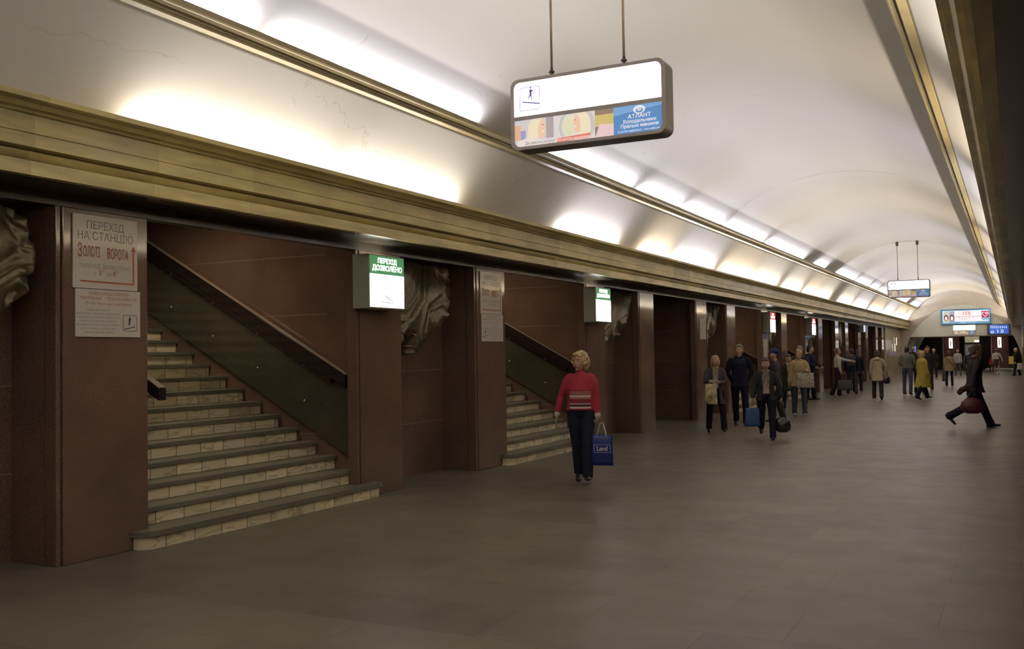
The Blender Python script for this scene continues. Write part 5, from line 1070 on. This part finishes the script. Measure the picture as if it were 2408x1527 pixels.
# 14 man grey jacket
person('man seen from behind in grey jacket and faded jeans', -3.40, 37.1, 1.73, 350, legs=((4, 3, 3), (-5, 3, 8)), arms=((4, 14, 40, 40), (4, 14, 40, 40)), fem=False, hair=('short', (0.025, 0.02, 0.02)), top=dict(c=(0.17, 0.16, 0.13), hem=.90, bulk=1.1), bottom=dict(c=(0.075, 0.085, 0.11), w=1.0), shoes=(.02, .015, .02), vox=.013, toes=(0, 12))
# 15 yellow coat
person('woman in a long mustard-yellow raincoat walking right', -2.66, 33.75, 1.60, 312, legs=((22, 2, 6), (-16, 2, 10)), arms=((-4, 10, 20, 0), (4, 8, 16, 0)), head=(-18, 0), hair=('bob', (0.45, 0.35, 0.15)), top=dict(c=(0.42, 0.33, 0.055), hem=.42, name='raincoat', bulk=1.14, flare=.75, collar=True, rough=.6), bottom=dict(c=(0.02, 0.014, 0.028), w=1.1), vox=.012, toes=(-6, 20))
# 16.. crowd toward the portal
person('tall person in dark clothes with reddish hair behind the raincoat', -3.05, 41.5, 1.76, 185, hair=('long', (0.10, 0.035, 0.025)), top=dict(c=(0.03, 0.026, 0.03), hem=.75), bottom=dict(c=(0.03, 0.035, 0.02)), vox=.016, legs=((5, 3, 3), (-5, 3, 8)))
person('brown-haired person peeking out left of the raincoat', -3.12, 38.4, 1.62, 180, hair=('bob', (0.22, 0.13, 0.07)), top=dict(c=(0.03, 0.02, 0.02), hem=.8, collar=True), bottom=dict(c=(0.02, 0.02, 0.02)), vox=.016)
person('small person in a black coat and pale hat near the portal', -4.02, 59.0, 1.64, 180, hair=('cap', (0.2, 0.2, 0.2)), top=dict(c=(0.016, 0.018, 0.02), hem=.55, name='coat', capc=(.35, .34, .3)), bottom=dict(c=(0.03, 0.03, 0.015)), vox=.02, legs=((8, 3, 5), (-8, 3, 10)))
person('white-haired person in grey beside the black-coated one near the portal', -4.55, 60.5, 1.66, 180, hair=('short', (0.5, 0.48, 0.45)), top=dict(c=(0.06, 0.06, 0.06), hem=.7), bottom=dict(c=(0.03, 0.03, 0.02)), vox=.02)
person('pale-haired tall person in dark clothes at the left of the portal', -4.9, 57.0, 1.78, 180, fem=False, hair=('short', (0.4, 0.36, 0.32)), top=dict(c=(0.05, 0.025, 0.02), hem=.8), bottom=dict(c=(0.02, 0.02, 0.02)), vox=.02)
b_, j = person('reddish-haired woman from behind in a tan coat with a strap across', -2.54, 46.0, 1.54, 2, hair=('short', (0.13, 0.045, 0.035)), top=dict(c=(0.36, 0.27, 0.15), hem=.72, name='coat', bulk=1.12), bottom=dict(c=(0.02, 0.015, 0.035)), vox=.014, legs=((5, 3, 3), (-4, 3, 8)))
bm = bmesh.new(); sweep(bm, [(-.14, -.14, 1.28), (0, -.165, 1.12), (.17, -.13, .88)], [(.012, .004)]*3, (1, 0, 0), n=6); mesh_obj('strap', bm, cloth('strap', (.12, .08, .04)), b_)
carrier_bag((-2.77, 46.02, .80), .12, .5, .05, 0, mat('umbrella_brown', (.08, .06, .03), .5), 'thin brown bag hanging left of the tan-coated woman', handle=.08, name='slim_bag')
# 19 striding man with bag
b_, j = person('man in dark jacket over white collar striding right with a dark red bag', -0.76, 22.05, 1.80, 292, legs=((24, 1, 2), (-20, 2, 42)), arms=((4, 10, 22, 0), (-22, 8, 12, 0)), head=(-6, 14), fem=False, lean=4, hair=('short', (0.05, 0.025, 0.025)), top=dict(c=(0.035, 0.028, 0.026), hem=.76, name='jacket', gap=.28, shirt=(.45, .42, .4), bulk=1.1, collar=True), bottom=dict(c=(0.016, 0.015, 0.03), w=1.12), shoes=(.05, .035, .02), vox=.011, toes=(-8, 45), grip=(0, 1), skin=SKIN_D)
carrier_bag(Vector(j['grip1'])+Vector((.0, -.10, .02)), .46, .26, .20, 8, mat('dark_red_leather', (0.10, 0.015, 0.02), .35, var=.3), 'dark red holdall swinging from the striding man\'s hand', handle=.16, name='holdall', round_=True, hm=mat('black_leather', (0.018, 0.015, 0.015), .22))
bm = bmesh.new(); sweep(bm, [(-.15, 0, .12), (-.08, 0, .20), (.02, 0, .24), (.10, 0, .18), (.12, 0, .06)], [(.03, .05), (.04, .06), (.045, .07), (.04, .06), (.025, .035)], (0, 1, 0)); t = remesh_obj('folded_coat', bm, .014, cloth('folded', (.05, .035, .04)), None, smooth=2, wrinkle=.012); t.location = Vector(j['grip1'])+Vector((-.10, -.02, -.16)); tag(t, 'dark folded coat hanging over the striding man\'s hand', 'coat')
person('grey-jacketed person walking away, half hidden behind the striding man', -1.32, 36.5, 1.70, 0, fem=False, hair=('short', (0.08, 0.05, 0.04)), top=dict(c=(0.05, 0.05, 0.055), hem=.8, collar=True), bottom=dict(c=(0.03, 0.03, 0.03)), vox=.014, legs=((5, 3, 3), (-5, 3, 8)))
person('distant person in white and grey under the booth sign', -3.0, 63.0, 1.62, 180, hair=('short', (0.03, 0.03, 0.03)), top=dict(c=(0.4, 0.4, 0.4), hem=.8), bottom=dict(c=(0.1, 0.1, 0.1)), vox=.02)
person('distant woman in light blouse and dark skirt walking away', -1.0, 65.5, 1.60, 355, hair=('bun', (0.1, 0.06, 0.04)), arms=((4, 10, 10, 0), (-4, 28, 20, 0)), top=dict(c=(0.55, 0.5, 0.44), hem=1.0, name='blouse'), bottom=dict(c=(0.05, 0.03, 0.035), kind='skirt', hem=.58), shoes=(.3, .2, .15), vox=.016, legs=((8, 3, 3), (-8, 3, 8)))
person('small child in a pink-red jacket near the lit portal', -1.40, 71.9, 1.08, 350, hair=('cap', (0.3, 0.2, 0.2)), top=dict(c=(0.38, 0.05, 0.07), hem=.8, capc=(.6, .35, .35), bulk=1.2), bottom=dict(c=(0.03, 0.04, 0.04)), vox=.02)
b_, j = person('grey-haired man in black standing at the right edge with a light bag', 0.05, 63.3, 1.64, 90, fem=False, hair=('short', (0.5, 0.46, 0.4)), arms=((0, 8, 8, 0), (0, 8, 12, 0)), top=dict(c=(0.02, 0.018, 0.018), hem=.82, bulk=1.12), bottom=dict(c=(0.018, 0.016, 0.018), w=1.1), vox=.016, legs=((10, 3, 3), (-10, 3, 6)))
carrier_bag((.22, 63.0, .85), .28, .38, .12, 0, mat('light_bag', (.55, .5, .42), .4), 'pale bag beside the grey-haired man at the right edge', handle=.12, hm=mat('dark_handle', (.05, .04, .04), .5))
bpy.data.scenes.remove(TMP)
